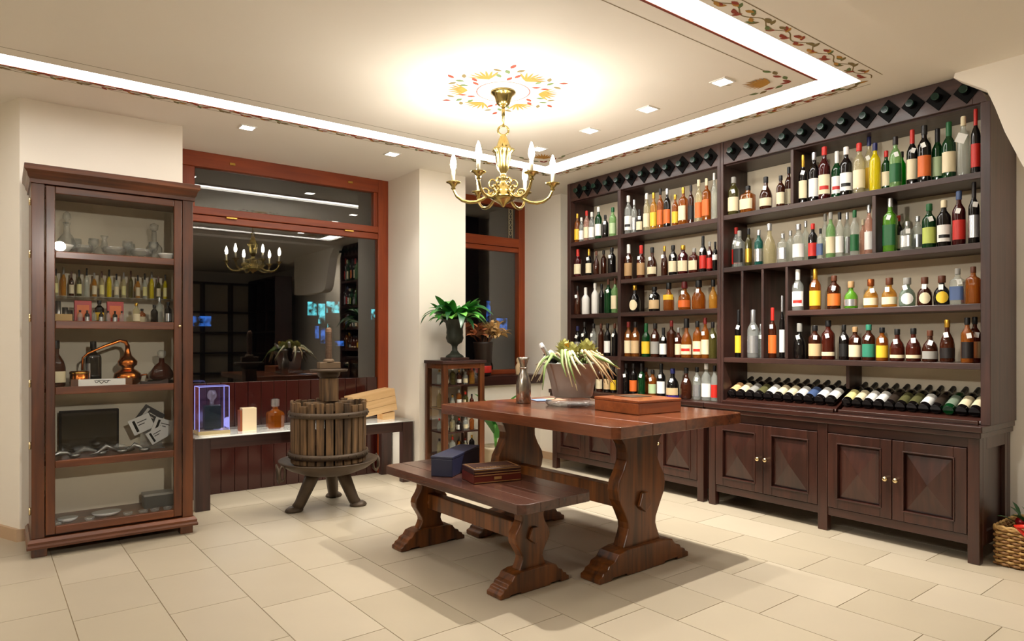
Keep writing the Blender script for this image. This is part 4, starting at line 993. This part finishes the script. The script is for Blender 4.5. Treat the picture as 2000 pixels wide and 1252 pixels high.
MB().box(-.20, .17, -.09, .08, 0, .18).build('crate_box', M_crate, t, .002)
MB().box(-.2, .17, -.095, -.0905, .0, .055).build('plank', M_crate, t, .001); MB().box(-.2, .17, -.095, -.0905, .058, .118).build('plank', M_crate, t, .001); MB().box(-.2, .17, -.095, -.0905, .121, .18).build('plank', M_crate, t, .001)
sp = MB()
for k, (x, z) in enumerate(((-.13, .13), (-.11, .125), (-.12, .11), (-.09, .128), (-.10, .108))): sp.lathe([(.006, 0), (.006, .0015)], 6, (x, -.0955, z), M=Matrix.Rotation(pi/2, 3, 'X'))
sp.build('burn_mark', mat('burn_mark', rgb(170, 120, 70), .7), t)
t = thing('crate_wedge', 'pale wooden wedge under the tilted wine crate', 'wedge', (2.55, 5.06, BZ)); MB().prism([(-.05, 0), (.06, 0), (.06, .064), (-.05, .048)], lambda u, v, s: (u, (-.05, .05)[s], v)).build('block', M_crate, t, fix=True)
t = thing('glass_dish', 'shallow clear glass dish on the glowing bench beside the crate', 'dish', (2.24, 5.02, BZ)); MB().lathe([(.03, 0), (.05, .006), (.075, .02), (.07, .021), (.001, .007)], 18).build('dish', M_crys, t)

# ================================================================ wine press
pr = thing('wine_press', 'old small wooden basket wine press with iron tray and three legs', 'wine press', (1.81, 4.45, 0))
tr = MB().lathe([(.10, .235), (.17, .245), (.27, .285), (.325, .325), (.335, .34), (.325, .342), (.26, .305), (.001, .28)], 36).build('tray', M_iron, pr)
NS = 26
for i in range(NS):
    a = 2*pi*i/NS; h_ = .735+random.uniform(-.012, .016)
    M = Matrix.Rotation(a, 4, 'Z') @ Matrix.Translation((.241, 0, 0)) @ Matrix.Rotation(radians(.3), 4, 'Y')
    MB().box(-.009, .009, -.024, .024, .33, h_, M=M).build('stave', M_oldwood, pr, .003)
for z in (.385, .66):
    MB().lathe([(.255, z-.018), (.268, z-.018), (.268, z+.018), (.255, z+.018), (.255, z-.018)], 40).build('hoop', M_iron, pr)
    rv = MB()
    for i in range(NS):
        a = 2*pi*i/NS; rv.lathe([(.007, 0), (.006, .006)], 6, (.268*cos(a), .268*sin(a), z), M=(Matrix.Rotation(a, 3, 'Z') @ Matrix.Rotation(pi/2, 3, 'Y')))
    rv.build('rivets', M_iron, pr)
MB().lathe([(.235, .315), (.235, .33), (.001, .33)], 30).build('basket_floor', M_oldwood, pr)
MB().lathe([(.022, .33), (.022, 1.235), (.012, 1.25)], 14).build('screw_rod', mat('rusty_rod', rgb(112, 84, 64), .5, .6, noise=.2, nscale=30), pr)
th_ = MB()
for i in range(34): th_.lathe([(.0222, .95+i*.008), (.0245, .952+i*.008), (.0222, .954+i*.008)], 12)
th_.build('screw_thread', M_iron, pr)
MB().box(-.05, .05, -.055, .055, .74, .90).build('press_block', M_oldwood, pr, .004)
MB().box(-.17, .17, -.035, .035, .70, .738).build('cross_beam', M_oldwood, pr, .005)
MB().lathe([(.055, .9), (.07, .915), (.075, .94), (.12, .945), (.125, .96), (.05, .965)], 20, sx=1.05).build('nut_plate', M_iron, pr)
MB().box(-.075, .075, -.03, .03, .965, 1.01).lathe([(.04, 1.01), (.035, 1.03), (.026, 1.032)], 14).build('ratchet_nut', mat('aged_nut', rgb(120, 100, 78), .5, .4), pr, .004)
for s_ in (-1, 1):
    lp = MB(); lp.tube([(s_*(.335+.0*k)+s_*.03*sin(k*pi/6)*.6, -.04+.035*cos(k*pi/6)*0, .33-.05+.05*cos(k*pi/6)) for k in range(13)], .008, 6)
    lp.tube([(s_*.345, .03, .30), (s_*.36, .0, .335), (s_*.36, -.04, .31), (s_*.355, -.05, .26), (s_*.35, -.02, .22), (s_*.345, .02, .235), (s_*.345, .03, .30)], .009, 6)
    lp.build('carrying_ring', M_iron, pr)
for a in (radians(-37.5-62), radians(-37.5-62+120+8), radians(-37.5-62-120+6)):
    pass
for (fx, fy) in ((-.20, .035), (.165, -.06), (.14, .26)):
    d_ = Vector((fx, fy, 0)); u = d_.normalized()
    lg = MB(); lg.tube([(fx*.48, fy*.48, .262), (fx*.7, fy*.7, .16), (fx*.95, fy*.95, .05), (fx*1.05, fy*1.05, .02)], [.05, .043, .037, .038], 6)
    lg.lathe([(.048, .0005), (.052, .008), (.045, .022), (.03, .034)], 12, (fx*1.14, fy*1.14, 0), sx=1.2)
    lg.build('leg', M_iron, pr)

# ================================================================ small glazed case in the corner
sc_ = thing('small_display_case', 'narrow waist-high glazed wooden case against the white pier', 'cabinet', (2.755, 4.475, 0))
SW_, SD_, SH_ = .395, .285, 1.0
for x, y in ((0, 0), (SW_-.045, 0), (0, SD_-.035), (SW_-.045, SD_-.035)): MB().box(x, x+.045, y, y+.035, 0, .975).build('post', M_cabz, sc_, .003)
MB().box(-.012, SW_+.012, -.012, SD_, .975, SH_).build('top_board', M_shx, sc_, .004)
for z0, z1 in ((.935, .975), (.04, .09)):
    MB().box(.045, SW_-.045, .004, .03, z0, z1).build('rail', M_cabx, sc_); MB().box(.004, .03, .035, SD_-.035, z0, z1).build('rail', M_cabx, sc_); MB().box(SW_-.03, SW_-.004, .035, SD_-.035, z0, z1).build('rail', M_cabx, sc_)
SHZ = (.805, .62, .43, .245, .06)
for z in SHZ: MB().box(.032, SW_-.032, .032, SD_-.005, z-.012, z).build('shelf', M_sill, sc_)
for q in ((.045, SW_-.045, .012, .015), ): MB().box(q[0], q[1], q[2], q[3], .09, .935).build('pane', M_cabpane, sc_)
MB().box(.012, .015, .035, SD_-.035, .09, .935).build('pane', M_cabpane, sc_); MB().box(SW_-.015, SW_-.012, .035, SD_-.035, .09, .935).build('pane', M_cabpane, sc_)
kk = 0
for si, z in enumerate(SHZ[:4]):
    for r_ in range(2):
        for i in range(5):
            bc = ('amber', 'clear', 'dark', 'olive', 'gold', 'clear', 'redbrown', 'pale')[(i*3+r_+si*2) % 8]; cc = ('black', 'silver', 'gold', 'grey', 'red')[(i+si+r_*2) % 5]
            h_ = .10+.02*((i*5+si+r_) % 3)
            bottle((2.755+.07+i*.062, 4.475+.075+.10*r_, z+.0005), h_, .02, ('std', 'square', 'round')[(i+si) % 3], bc, ('cream', 'none', 'white')[(i+r_) % 3], cc, '',
                   '%s small bottle, %s cap, %s from left, %s row, %s shelf of the small case' % (bc.replace('redbrown', 'brown'), cc, ORD[i], ('front', 'back')[r_], ('top', 'second', 'third', 'lowest')[si]), 'small bottles in the small glazed case', face=-pi/2-.4)

# urn with leafy plant on the small case
M_leafs = [mat('leaf_green', rgb(58, 134, 48), .35, noise=.25, nscale=8), mat('leaf_green_light', rgb(104, 168, 72), .35, noise=.2, nscale=8), mat('leaf_green_deep', rgb(24, 74, 34), .35)]
def leaf_mesh(length, width, droop, m, fold=.25, n=7, lift=.6):
    mb = MB(); vs = []
    for i in range(n+1):
        t = i/n; wv = width*math.sin(pi*min(1, .08+t*.92))**.7*(1 if t < 1 else 0)
        x = length*t*(1-.15*t*droop); z = length*(lift*t-droop*t*t)
        for s in (-1, 0, 1): vs.append((x, s*wv/2, z+abs(s)*fold*wv/2))
    fs = []
    for i in range(n):
        for k in range(2): fs.append((i*3+k, i*3+k+1, (i+1)*3+k+1, (i+1)*3+k))
    mb.add(vs, fs, True)
    me = mb.mesh('leaf', m)
    return me
ut = thing('urn_plant', 'leafy green plant in a dark cast iron urn on the small glazed case', 'plant', (2.93, 4.585, 1.001))
MB().box(-.085, .085, -.085, .085, 0, .022).build('base', M_shx, ut, .003)
MB().lathe([(.075, .022), (.07, .035), (.04, .055), (.022, .08), (.022, .11), (.03, .125), (.06, .145), (.072, .18), (.066, .205), (.068, .22), (.066, .25), (.075, .30), (.105, .325), (.108, .332), (.095, .332), (.06, .30), (.001, .29)], 28).build('urn', mat('verdigris_iron', rgb(44, 48, 38), .55, .4, noise=.3, nscale=18), ut)
lm_ = [leaf_mesh(.34, .08, .95, M_leafs[0], lift=1.1), leaf_mesh(.28, .09, .7, M_leafs[1], lift=1.0), leaf_mesh(.38, .072, 1.0, M_leafs[2], lift=1.0), leaf_mesh(.20, .08, .4, M_leafs[0], lift=1.4)]
rnd = random.Random(5)
for i in range(64):
    a = i*2.39996; k = i % 4; s_ = rnd.uniform(.72, 1.08)
    if sin(a) > .2: s_ *= 1-.42*sin(a)
    link('leaf', lm_[k], ut, loc=(.02*cos(a), .02*sin(a), .30), rot=(rnd.uniform(-.3, .3), rnd.uniform(-.35, .3), a), scale=(s_, s_, s_))

# dried flower pot and figurine on the window sill
ZS = .8268
dp = thing('dried_flower_pot', 'dark pot of orange brown and straw dried flowers on the window sill', 'flowers', (3.62, 5.17, ZS))
MB().lathe([(.06, 0), (.075, .01), (.078, .10), (.07, .12), (.08, .13), (.092, .30), (.095, .32), (.085, .32), (.001, .28)], 18).build('pot', mat('dark_pot', rgb(44, 30, 22), .5, noise=.3), dp)
MB().lathe([(.079, .03), (.081, .035), (.081, .09), (.079, .095)], 18).build('red_band', pm('red'), dp)
M_dry = [mat('dry_rust', rgb(170, 100, 60), .8, noise=.2), mat('dry_straw', rgb(214, 176, 116), .8, noise=.2), mat('dry_brown', rgb(110, 66, 40), .8)]
dl = [leaf_mesh(.11, .034, .5, m, .5, 4) for m in M_dry]
stm = MB()
for i in range(24):
    side = 1 if i % 2 else -1; a = rnd.uniform(-.8, .8); x = side*rnd.uniform(.05, .20); y = rnd.uniform(-.09, .08); z = .32+rnd.uniform(.05, .13)
    stm.tube([(x*.15, y*.15, .28), (x*.5, y*.5, .36), (x, y, z)], .003, 5)
    for j in range(6):
        q = link('leaf', dl[(0 if side < 0 else 1) if j % 3 else (2 if side < 0 else 1)], dp, loc=(x, y, z), rot=(rnd.uniform(-.6, .6), rnd.uniform(-.9, .5), rnd.uniform(0, 6.28)))
stm.build('stems', M_dry[2], dp)
fg = thing('figurine', 'small cream stone figurine at the right end of the window sill', 'figurine', (4.02, 5.14, ZS))
MB().lathe([(.026, 0), (.03, .006), (.026, .02), (.032, .05), (.034, .075), (.022, .10), (.012, .112), (.02, .125), (.023, .142), (.016, .16), (.003, .168)], 14, sy=.8).build('body', mat('cream_stone', rgb(212, 182, 140), .6), fg)
# ================================================================ on the trestle table
TZ = .7758
t = thing('silver_carafe', 'tall dented silver metal carafe with flared neck on the table', 'carafe', (2.555, 3.215, TZ))
M_silver = mat('old_silver', rgb(168, 160, 148), .22, .95, noise=.25, nscale=25, bump=.15)
MB().lathe([(.044, 0), (.047, .004), (.046, .09), (.045, .125), (.034, .165), (.023, .19), (.021, .215), (.022, .235), (.030, .262), (.037, .28), (.034, .28), (.018, .23)], 24).build('body', M_silver, t)
MB().lathe([(.0235, .212), (.0255, .216), (.0235, .22)], 24).build('neck_ring', M_silver, t)
bu = thing('ice_bucket', 'large tapered pewter bucket on thick glass dish holding bottles and dried plants', 'bucket', (2.70, 2.93, TZ))
M_pew = mat('bucket_pewter', rgb(156, 150, 142), .42, .2, noise=.25, nscale=7, bump=.1)
MB().lathe([(.10, .0), (.15, .004), (.162, .016), (.158, .028), (.11, .034), (.105, .045), (.09, .052), (.001, .052)], 30).build('glass_dish', M_crys, bu)
MB().lathe([(.112, .0525), (.118, .058), (.132, .13), (.155, .22), (.178, .245), (.182, .252), (.168, .252), (.15, .225), (.12, .09), (.001, .08)], 36).build('pail', M_pew, bu)
fill = MB()
for i in range(40):
    a = i*2.4; r_ = .13*math.sqrt(i/40); fill.lathe([(.001, -.014), (.016, -.006), (.016, .006), (.001, .014)], 6, (r_*cos(a), r_*sin(a), .222+.01*(i % 3)), se=4, smooth=False)
o = fill.build('ice', mat('white_pebbles', rgb(226, 224, 214), .4), bu); o['kind'] = 'stuff'
for i, (x, y, rx, ry, b_, l_, c_) in enumerate(((-.075, .03, -.1, -.62, 'dark', 'white', 'silver'), (-.03, -.03, .1, -.45, 'olive', 'none', 'gold'), (-.06, .09, -.45, -.25, 'dark', 'white', 'white'))):
    q = bottle((2.70+x+.045, 2.93+y, TZ+.13), .27, .034, 'wine', b_, l_, c_, '', '%s tilted wine bottle in the bucket, %s from left' % (b_, ORD[i]), 'wine bottles in the bucket', face=-pi/2); q.rotation_euler = (rx, ry, 0)
ar = thing('dried_arrangement', 'dried artichokes and pale strappy foliage spilling from the pewter bucket', 'flowers', (2.70, 2.93, TZ+.232))
M_art = mat('artichoke', rgb(150, 146, 76), .7, noise=.25); M_str = [mat('strap_pale', rgb(206, 200, 160), .7), mat('strap_green', rgb(110, 132, 66), .6), mat('strap_tan', rgb(176, 150, 110), .7)]
scal = leaf_mesh(.05, .035, .35, M_art, .5, 3, lift=.2)
for (x, y, z, s_) in ((-.06, -.06, .075, 1.1), (.03, -.09, .085, 1.25), (-.01, .06, .10, 1.0), (.10, -.03, .09, 1.0)):
    hd = MB().lathe([(.012, -.036), (.03, -.022), (.036, .0), (.03, .024), (.012, .038)], 10).build('artichoke', M_art, ar, loc=(x, y, z)); hd.scale = (s_, s_, s_)
    for lv in range(5):
        for k in range(8):
            a = 2*pi*(k+.5*(lv % 2))/8; zq = -.032+.014*lv; rq = .037*math.sqrt(max(.05, 1-(zq/.043)**2))
            link('scale', scal, hd, loc=(rq*cos(a), rq*sin(a), zq), rot=(0, -.75-.38*lv, a))
    MB().tube([(0, 0, -.02), (-x*.3, -y*.3, -.09)], .007, 6).build('stalk', M_str[1], hd)
for i in range(40):
    a = radians(-75)+rnd.uniform(-1.5, 1.6) if i % 3 else rnd.uniform(0, 6.28)
    L_ = rnd.uniform(.12, .25); dr_ = rnd.uniform(.02, .16)
    r0 = .07
    pts = [(r0*cos(a), r0*sin(a), .02), ((r0+L_*.35)*cos(a), (r0+L_*.35)*sin(a), .065+rnd.uniform(0, .03)), ((r0+L_*.7)*cos(a+.15), (r0+L_*.7)*sin(a+.15), .05-dr_*.3), ((r0+L_)*cos(a+.3), (r0+L_)*sin(a+.3), .03-dr_)]
    MB().tube(pts, [.005, .011, .008, .002], 6).build('strap_leaf', M_str[(0, 1, 0, 2)[i % 4]], ar)
for i in range(7):
    a = rnd.uniform(-2.6, -.2); x, y = .17*cos(a), .17*sin(a)
    q = MB()
    for k in range(9): q.lathe([(.001, -.007), (.007, 0), (.001, .007)], 5, (x+rnd.uniform(-.025, .025), y+rnd.uniform(-.025, .025), .05+rnd.uniform(-.03, .03)))
    q.tube([(x*.5, y*.5, .02), (x, y, .05)], .003, 5); q.build('berry_sprig', M_str[i % 3], ar)
t = thing('flat_case', 'flat reddish brown wooden case with dark plaque on the table', 'case', (2.77, 2.485, TZ), radians(-4))
M_case = wood('case_wood', rgb(116, 58, 24), rgb(160, 88, 44), 0, 5, .3, .4)
MB().box(-.158, .158, -.172, .172, 0, .058).build('case_body', M_case, t, .004)
MB().box(-.160, .160, -.174, .174, .0585, .074).build('case_lid', M_case, t, .004)
MB().box(-.05, .09, -.02, .13, .0742, .0765).build('plaque', mat('dark_plaque', rgb(64, 52, 40), .3), t)
t = thing('magazine', 'blue and white printed brochure lying open behind the bucket', 'brochure', (2.80, 3.27, TZ), radians(-20))
MB().box(-.10, .0, -.07, .07, 0, .004).build('cover', mat('blue_print', rgb(110, 130, 158), .4), t); MB().box(.002, .10, -.07, .07, 0, .004).build('page', mat('pink_print', rgb(214, 170, 140), .4), t)
# on the bench
t = thing('navy_box', 'long dark navy box at the left on the trestle bench', 'box', (1.995, 3.105, .4508), radians(36))
M_navy = mat('navy_card', rgb(26, 30, 56), .45)
MB().box(-.21, .21, -.06, .06, 0, .09).build('box_body', M_navy, t, .003); MB().box(-.212, .212, -.062, .062, .0905, .105).build('box_lid', M_navy, t, .003)
for nm, dz, hz, lb in (('cigar_box', 0, .045, 'dark red-brown cigar box with gold print, lower of the two stacked'), ('cigar_box', .0465, .026, 'flat dark cigar box with ornate gold lid, upper of the two stacked')):
    t = thing(nm, lb, 'box', (1.995, 2.775, .4508+dz), radians(-13), 'stacked cigar boxes on the bench')
    MB().box(-.13, .13, -.085, .085, 0, hz).build('box_body', mat('cigar_red', rgb(86, 30, 20), .3) if dz == 0 else M_sill, t, .003)
    e = MB(); e.box(-.125, .125, -.0865, -.0855, .004, .007).box(-.125, .125, -.0865, -.0855, hz-.007, hz-.004)
    if dz == 0: e.box(-.02, .02, -.0865, -.0855, .016, .030)
    else:
        e.box(-.12, .12, -.075, -.071, hz, hz+.0008).box(-.12, .12, .071, .075, hz, hz+.0008).box(-.12, -.116, -.071, .071, hz, hz+.0008).box(.116, .12, -.071, .071, hz, hz+.0008)
        for k in range(14): e.box(-.10+.0145*k, -.092+.0145*k, -.05+.02*((k*5) % 5), -.04+.02*((k*5) % 5), hz, hz+.0008)
    e.build('gold_print', mat('gold_print', rgb(160, 120, 70), .4, .3), t)

# ================================================================ strelitzia by the parapet behind the table
sp_ = thing('strelitzia', 'potted plant with broad green leaves and orange bloom behind the table leg', 'plant', (3.50, 4.80, 0))
MB().lathe([(.10, 0), (.11, .01), (.135, .20), (.145, .22), (.135, .225), (.12, .20), (.001, .19)], 22).build('pot', mat('pot_cream', rgb(206, 190, 160), .5), sp_)
big = leaf_mesh(.30, .10, .25, M_leafs[0], .3, 7, lift=.55)
for i, (a, s_, zz_) in enumerate(((pi, 1, .34), (pi+.7, .95, .42), (pi-.9, .9, .5), (pi/2+.4, .9, .4), (-.5, 1, .48), (.5, .85, .36), (-1.7, 1.0, .3))):
    st_ = MB().tube([(0, 0, .18), (.02*cos(a), .02*sin(a), zz_)], .006, 6).build('stem', M_leafs[1], sp_)
    link('leaf', big, sp_, loc=(.02*cos(a), .02*sin(a), zz_-.01), rot=(0, -.5, a), scale=(s_, s_, s_))
fl_ = MB(); 
for k in range(6): leaf_a = .4+k*.25; fl_.tube([(0, 0, 0), (.03*cos(leaf_a), 0, .03*sin(leaf_a)), (.09*cos(leaf_a), .01, .09*sin(leaf_a))], [.004, .012, .001], 5)
fl_.build('bloom', mat('orange_petal', rgb(236, 120, 60), .5), sp_, loc=(.28, -.02, .58))
MB().tube([(.02, 0, .18), (.15, -.01, .45), (.28, -.02, .58)], .006, 6).build('flower_stem', M_leafs[1], sp_)

# ================================================================ gift basket
gk = thing('wicker_basket', 'wicker basket with red ribbon and greenery beside the low cabinet', 'basket', (4.085, .86, 0))
M_wick = mat('wicker', rgb(176, 138, 80), .6, noise=.25, nscale=30); M_wick2 = mat('wicker_dark', rgb(132, 92, 48), .6, noise=.25, nscale=30)
BX, BY, BHt = .34, .36, .205
def peri(n):
    per = 2*(BX+BY); out = []
    for i in range(n):
        d = per*i/n
        if d < BX: out.append((d, 0, 0, -1))
        elif d < BX+BY: out.append((BX, d-BX, 1, 0))
        elif d < 2*BX+BY: out.append((2*BX+BY-d, BY, 0, 1))
        else: out.append((0, per-d, -1, 0))
    return out
pp = peri(112)
for r_ in range(13):
    q = []; 
    for i, (x, y, nx, ny) in enumerate(pp):
        o_ = .0055*(1 if (i//2+r_) % 2 else -1); q.append((x+nx*o_, y+ny*o_, .012+r_*.0145))
    MB().tube(q+[q[0]], .0072, 5, cap=False).build('weave_strand', M_wick if r_ % 2 else M_wick2, gk)
sk = MB()
for i, (x, y, nx, ny) in enumerate(pp):
    if i % 4 == 0: sk.tube([(x, y, 0.002), (x, y, BHt-.01)], .004, 5)
sk.box(.006, BX-.006, .006, BY-.006, .003, .012); sk.build('frame', M_wick2, gk)
rm = MB()
for k in range(2): rm.tube([(x+nx*.004, y+ny*.004, BHt-.008+.007*sin(i*.9+pi*k)) for i, (x, y, nx, ny) in enumerate(pp)]+[(pp[0][0], pp[0][1], BHt-.008)], .008, 6, cap=False)
rm.build('rim', M_wick, gk)
M_rib = mat('red_ribbon', rgb(206, 44, 26), .35, noise=.15)
for yy in (.16,):
    rb = MB(); rb.box(-.0145, -.0125, yy-.022, yy+.022, .09, .20)
    for s_ in (-1, 1):
        rb.tube([(-.016, yy, .20), (-.03, yy+s_*.05, .235), (-.03, yy+s_*.10, .225), (-.022, yy+s_*.07, .19), (-.016, yy, .20)], [.006, .013, .014, .012, .006], 6)
    rb.build('ribbon_bow', M_rib, gk)
for i in range(9):
    a = i*2.4; r_ = .035+.011*i
    MB().lathe([(.001, -.028), (.02, -.02), (.03, 0), (.02, .02), (.001, .028)], 12, (BX/2+r_*cos(a), BY/2+r_*1.1*sin(a), .212+.008*(i % 3))).build('red_ornament', mat('ornament_red', rgb(150, 18, 26), .25, .2) if i == 0 else bpy.data.materials['ornament_red'], gk)
gl = leaf_mesh(.09, .03, .3, M_leafs[2], .4, 4)
for i in range(30): a = i*2.4; link('leaf', gl, gk, loc=(BX/2+.07*cos(a)*(1+i % 3*.5), BY/2+.07*sin(a)*(1+i % 3*.5), .215), rot=(0, rnd.uniform(-.9, .0), a))
bk = MB()
for k in range(5): bk.lathe([(.001, -.012), (.012, 0), (.001, .012)], 8, (-.022, .13+.018*k, .115+.014*(k % 2)))
bk.build('pine_cone', pm('brown'), gk)

# ================================================================ chandelier
ch = thing('chandelier', 'six-armed brass chandelier with candle bulbs above the table', 'chandelier', (CHX, CHY, CZ))
M_cb = mat('antique_brass', rgb(178, 158, 98), .24, 1, noise=.15, nscale=20)
ZC = lambda yp: 1.16+(665-yp)*.002895-CZ
MB().lathe([(.001, -.001), (.070, -.001), (.072, -.008), (.06, -.014), (.05, -.03), (.042, -.055), (.036, -.07), (.02, -.082), (.010, -.085)][::-1], 28).build('ceiling_cup', M_cb, ch)
MB().lathe([(.010, ZC(205)), (.010, ZC(226)), (.007, ZC(227)), (.007, ZC(245))][::-1], 12).build('rod', M_cb, ch)
MB().tube([(.030*cos(k*pi/9)*cos(.65), -.030*cos(k*pi/9)*sin(.65), ZC(255)+.026*sin(k*pi/9)) for k in range(19)], .006, 8).build('hanging_ring', M_cb, ch)
fl = [(.012, ZC(263)), (.022, ZC(270)), (.030, ZC(279)), (.040, ZC(288)), (.058, ZC(291)), (.060, ZC(294)), (.044, ZC(300)), (.040, ZC(312)), (.034, ZC(325)), (.026, ZC(333)), (.017, ZC(338)), (.014, ZC(342)), (.024, ZC(346)), (.024, ZC(349)), (.014, ZC(354)), (.022, ZC(360)), (.045, ZC(366)), (.056, ZC(374)), (.058, ZC(381)), (.07, ZC(383)), (.072, ZC(388)), (.05, ZC(393)), (.018, ZC(399)), (.010, ZC(403)), (.003, ZC(405))]
bdy = MB(); n = 32; vs = []
for r_, z in fl:
    for k in range(n):
        a = 2*pi*k/n; fr = r_*(1+(.10*cos(8*a) if ZC(335) < z < ZC(268) else 0)); vs.append((fr*cos(a), fr*sin(a), z))
bdy.add(vs, [(i*n+(k+1) % n, i*n+k, (i+1)*n+k, (i+1)*n+(k+1) % n) for i in range(len(fl)-1) for k in range(n)], True)
bdy.build('turned_body', M_cb, ch)
M_bulb = emis('bulb_glow', (1, .93, .8, 1), 16)
_N, _L = M_bulb.node_tree.nodes, M_bulb.node_tree.links
_t = _N.new('ShaderNodeBsdfTransparent'); _a = _N.new('ShaderNodeAddShader')
_L.new(_t.outputs[0], _a.inputs[0]); _L.new(_N['Emission'].outputs[0], _a.inputs[1]); _L.new(_a.outputs[0], _N['Material Output'].inputs['Surface'])
M_bulb.name = 'bulb_glow'; M_candle = mat('candle_sleeve', rgb(240, 226, 190), .5)
armp = [(.055, -.012), (.085, -.028), (.115, -.050), (.15, -.066), (.19, -.070), (.23, -.06), (.262, -.036), (.278, -.004), (.281, .02)]
Z0 = ZC(372)
for i in range(6):
    a = -math.atan(1000/1304)+radians(60*i+3); R = Matrix.Rotation(a, 3, 'Z')
    am = MB().tube([R @ Vector((r_, 0, Z0+z)) for r_, z in armp], [.008, .009, .009, .009, .010, .009, .008, .007, .007], 8)
    am.tube([R @ Vector((.10+.026*cos(k*.55)*(1-k*.055), 0, Z0-.012+.026*sin(k*.55)*(1-k*.055))) for k in range(14)], [.006]*13+[.003], 6)
    am.tube([R @ Vector((.06+.02*cos(2.5-k*.5), 0, Z0+.035+.026*sin(2.5-k*.5))) for k in range(10)], .005, 6)
    arm = am.build('arm', M_cb, ch)
    cx_, cy_ = (R @ Vector((.281, 0, 0)))[:2]
    MB().lathe([(.006, Z0+.0), (.014, Z0+.006), (.010, Z0+.016), (.018, Z0+.026), (.024, Z0+.034), (.04, Z0+.040), (.041, Z0+.044), (.012, Z0+.046)], 18, (cx_, cy_, 0)).build('drip_pan', M_cb, arm)
    MB().lathe([(.010, Z0+.046), (.010, Z0+.112)], 12, (cx_, cy_, 0)).build('candle', M_candle, arm)
    MB().lathe([(.007, Z0+.112), (.014, Z0+.122), (.0175, Z0+.142), (.0155, Z0+.163), (.009, Z0+.188), (.002, Z0+.205)], 14, (cx_, cy_, 0)).build('bulb', M_bulb, arm)
    l = bpy.data.lights.new('bulb_lamp', 'POINT'); l.energy = BULB_W; l.color = (1, .94, .82); l.shadow_soft_size = .012
    o = bpy.data.objects.new('bulb_lamp', l); COL.objects.link(o); o.location = (CHX+cx_*1.0, CHY+cy_*1.0, CZ+Z0+.148)
# ================================================================ downlights
for x, y, k, lb in DOWN:
    t = thing('downlight', lb, 'downlight', (x, y, CZ), 0, 'recessed downlights')
    fr = MB()
    for q in ((-.05, .05, -.05, -.04), (-.05, .05, .04, .05), (-.05, -.04, -.04, .04), (.04, .05, -.04, .04)): fr.box(*q, -.006, -.0005)
    fr.build('trim_frame', M_whitemet, t); MB().box(-.04, .04, -.04, .04, -.004, -.0006).build('lens', M_lens, t)

# ================================================================ rear of the shop (seen in the window reflections)
for (x, y, rz, lb) in ((3.4, -3.46, 0, 'dark bookcase against the rear wall behind the viewer'), (4.22, -1.9, pi/2, 'dark bookcase on the right wall behind the viewer')):
    t = thing('bookcase', lb, 'bookcase', (x-.08*(rz > 0), y, 0), rz)
    MB().box(-.8, .8, 0, .02, 0, 2.3).build('back_panel', M_cream if rz == 0 else M_shz, t)
    for a in (-.8, -.27, .25, .77): MB().box(a, a+.03, .02, .3, 0, 2.3).build('upright', M_shz, t)
    for z in (.05, .5, .9, 1.3, 1.7, 2.27): MB().box(-.77, .77, .02, .3, z, z+.03).build('shelf', M_shx, t)
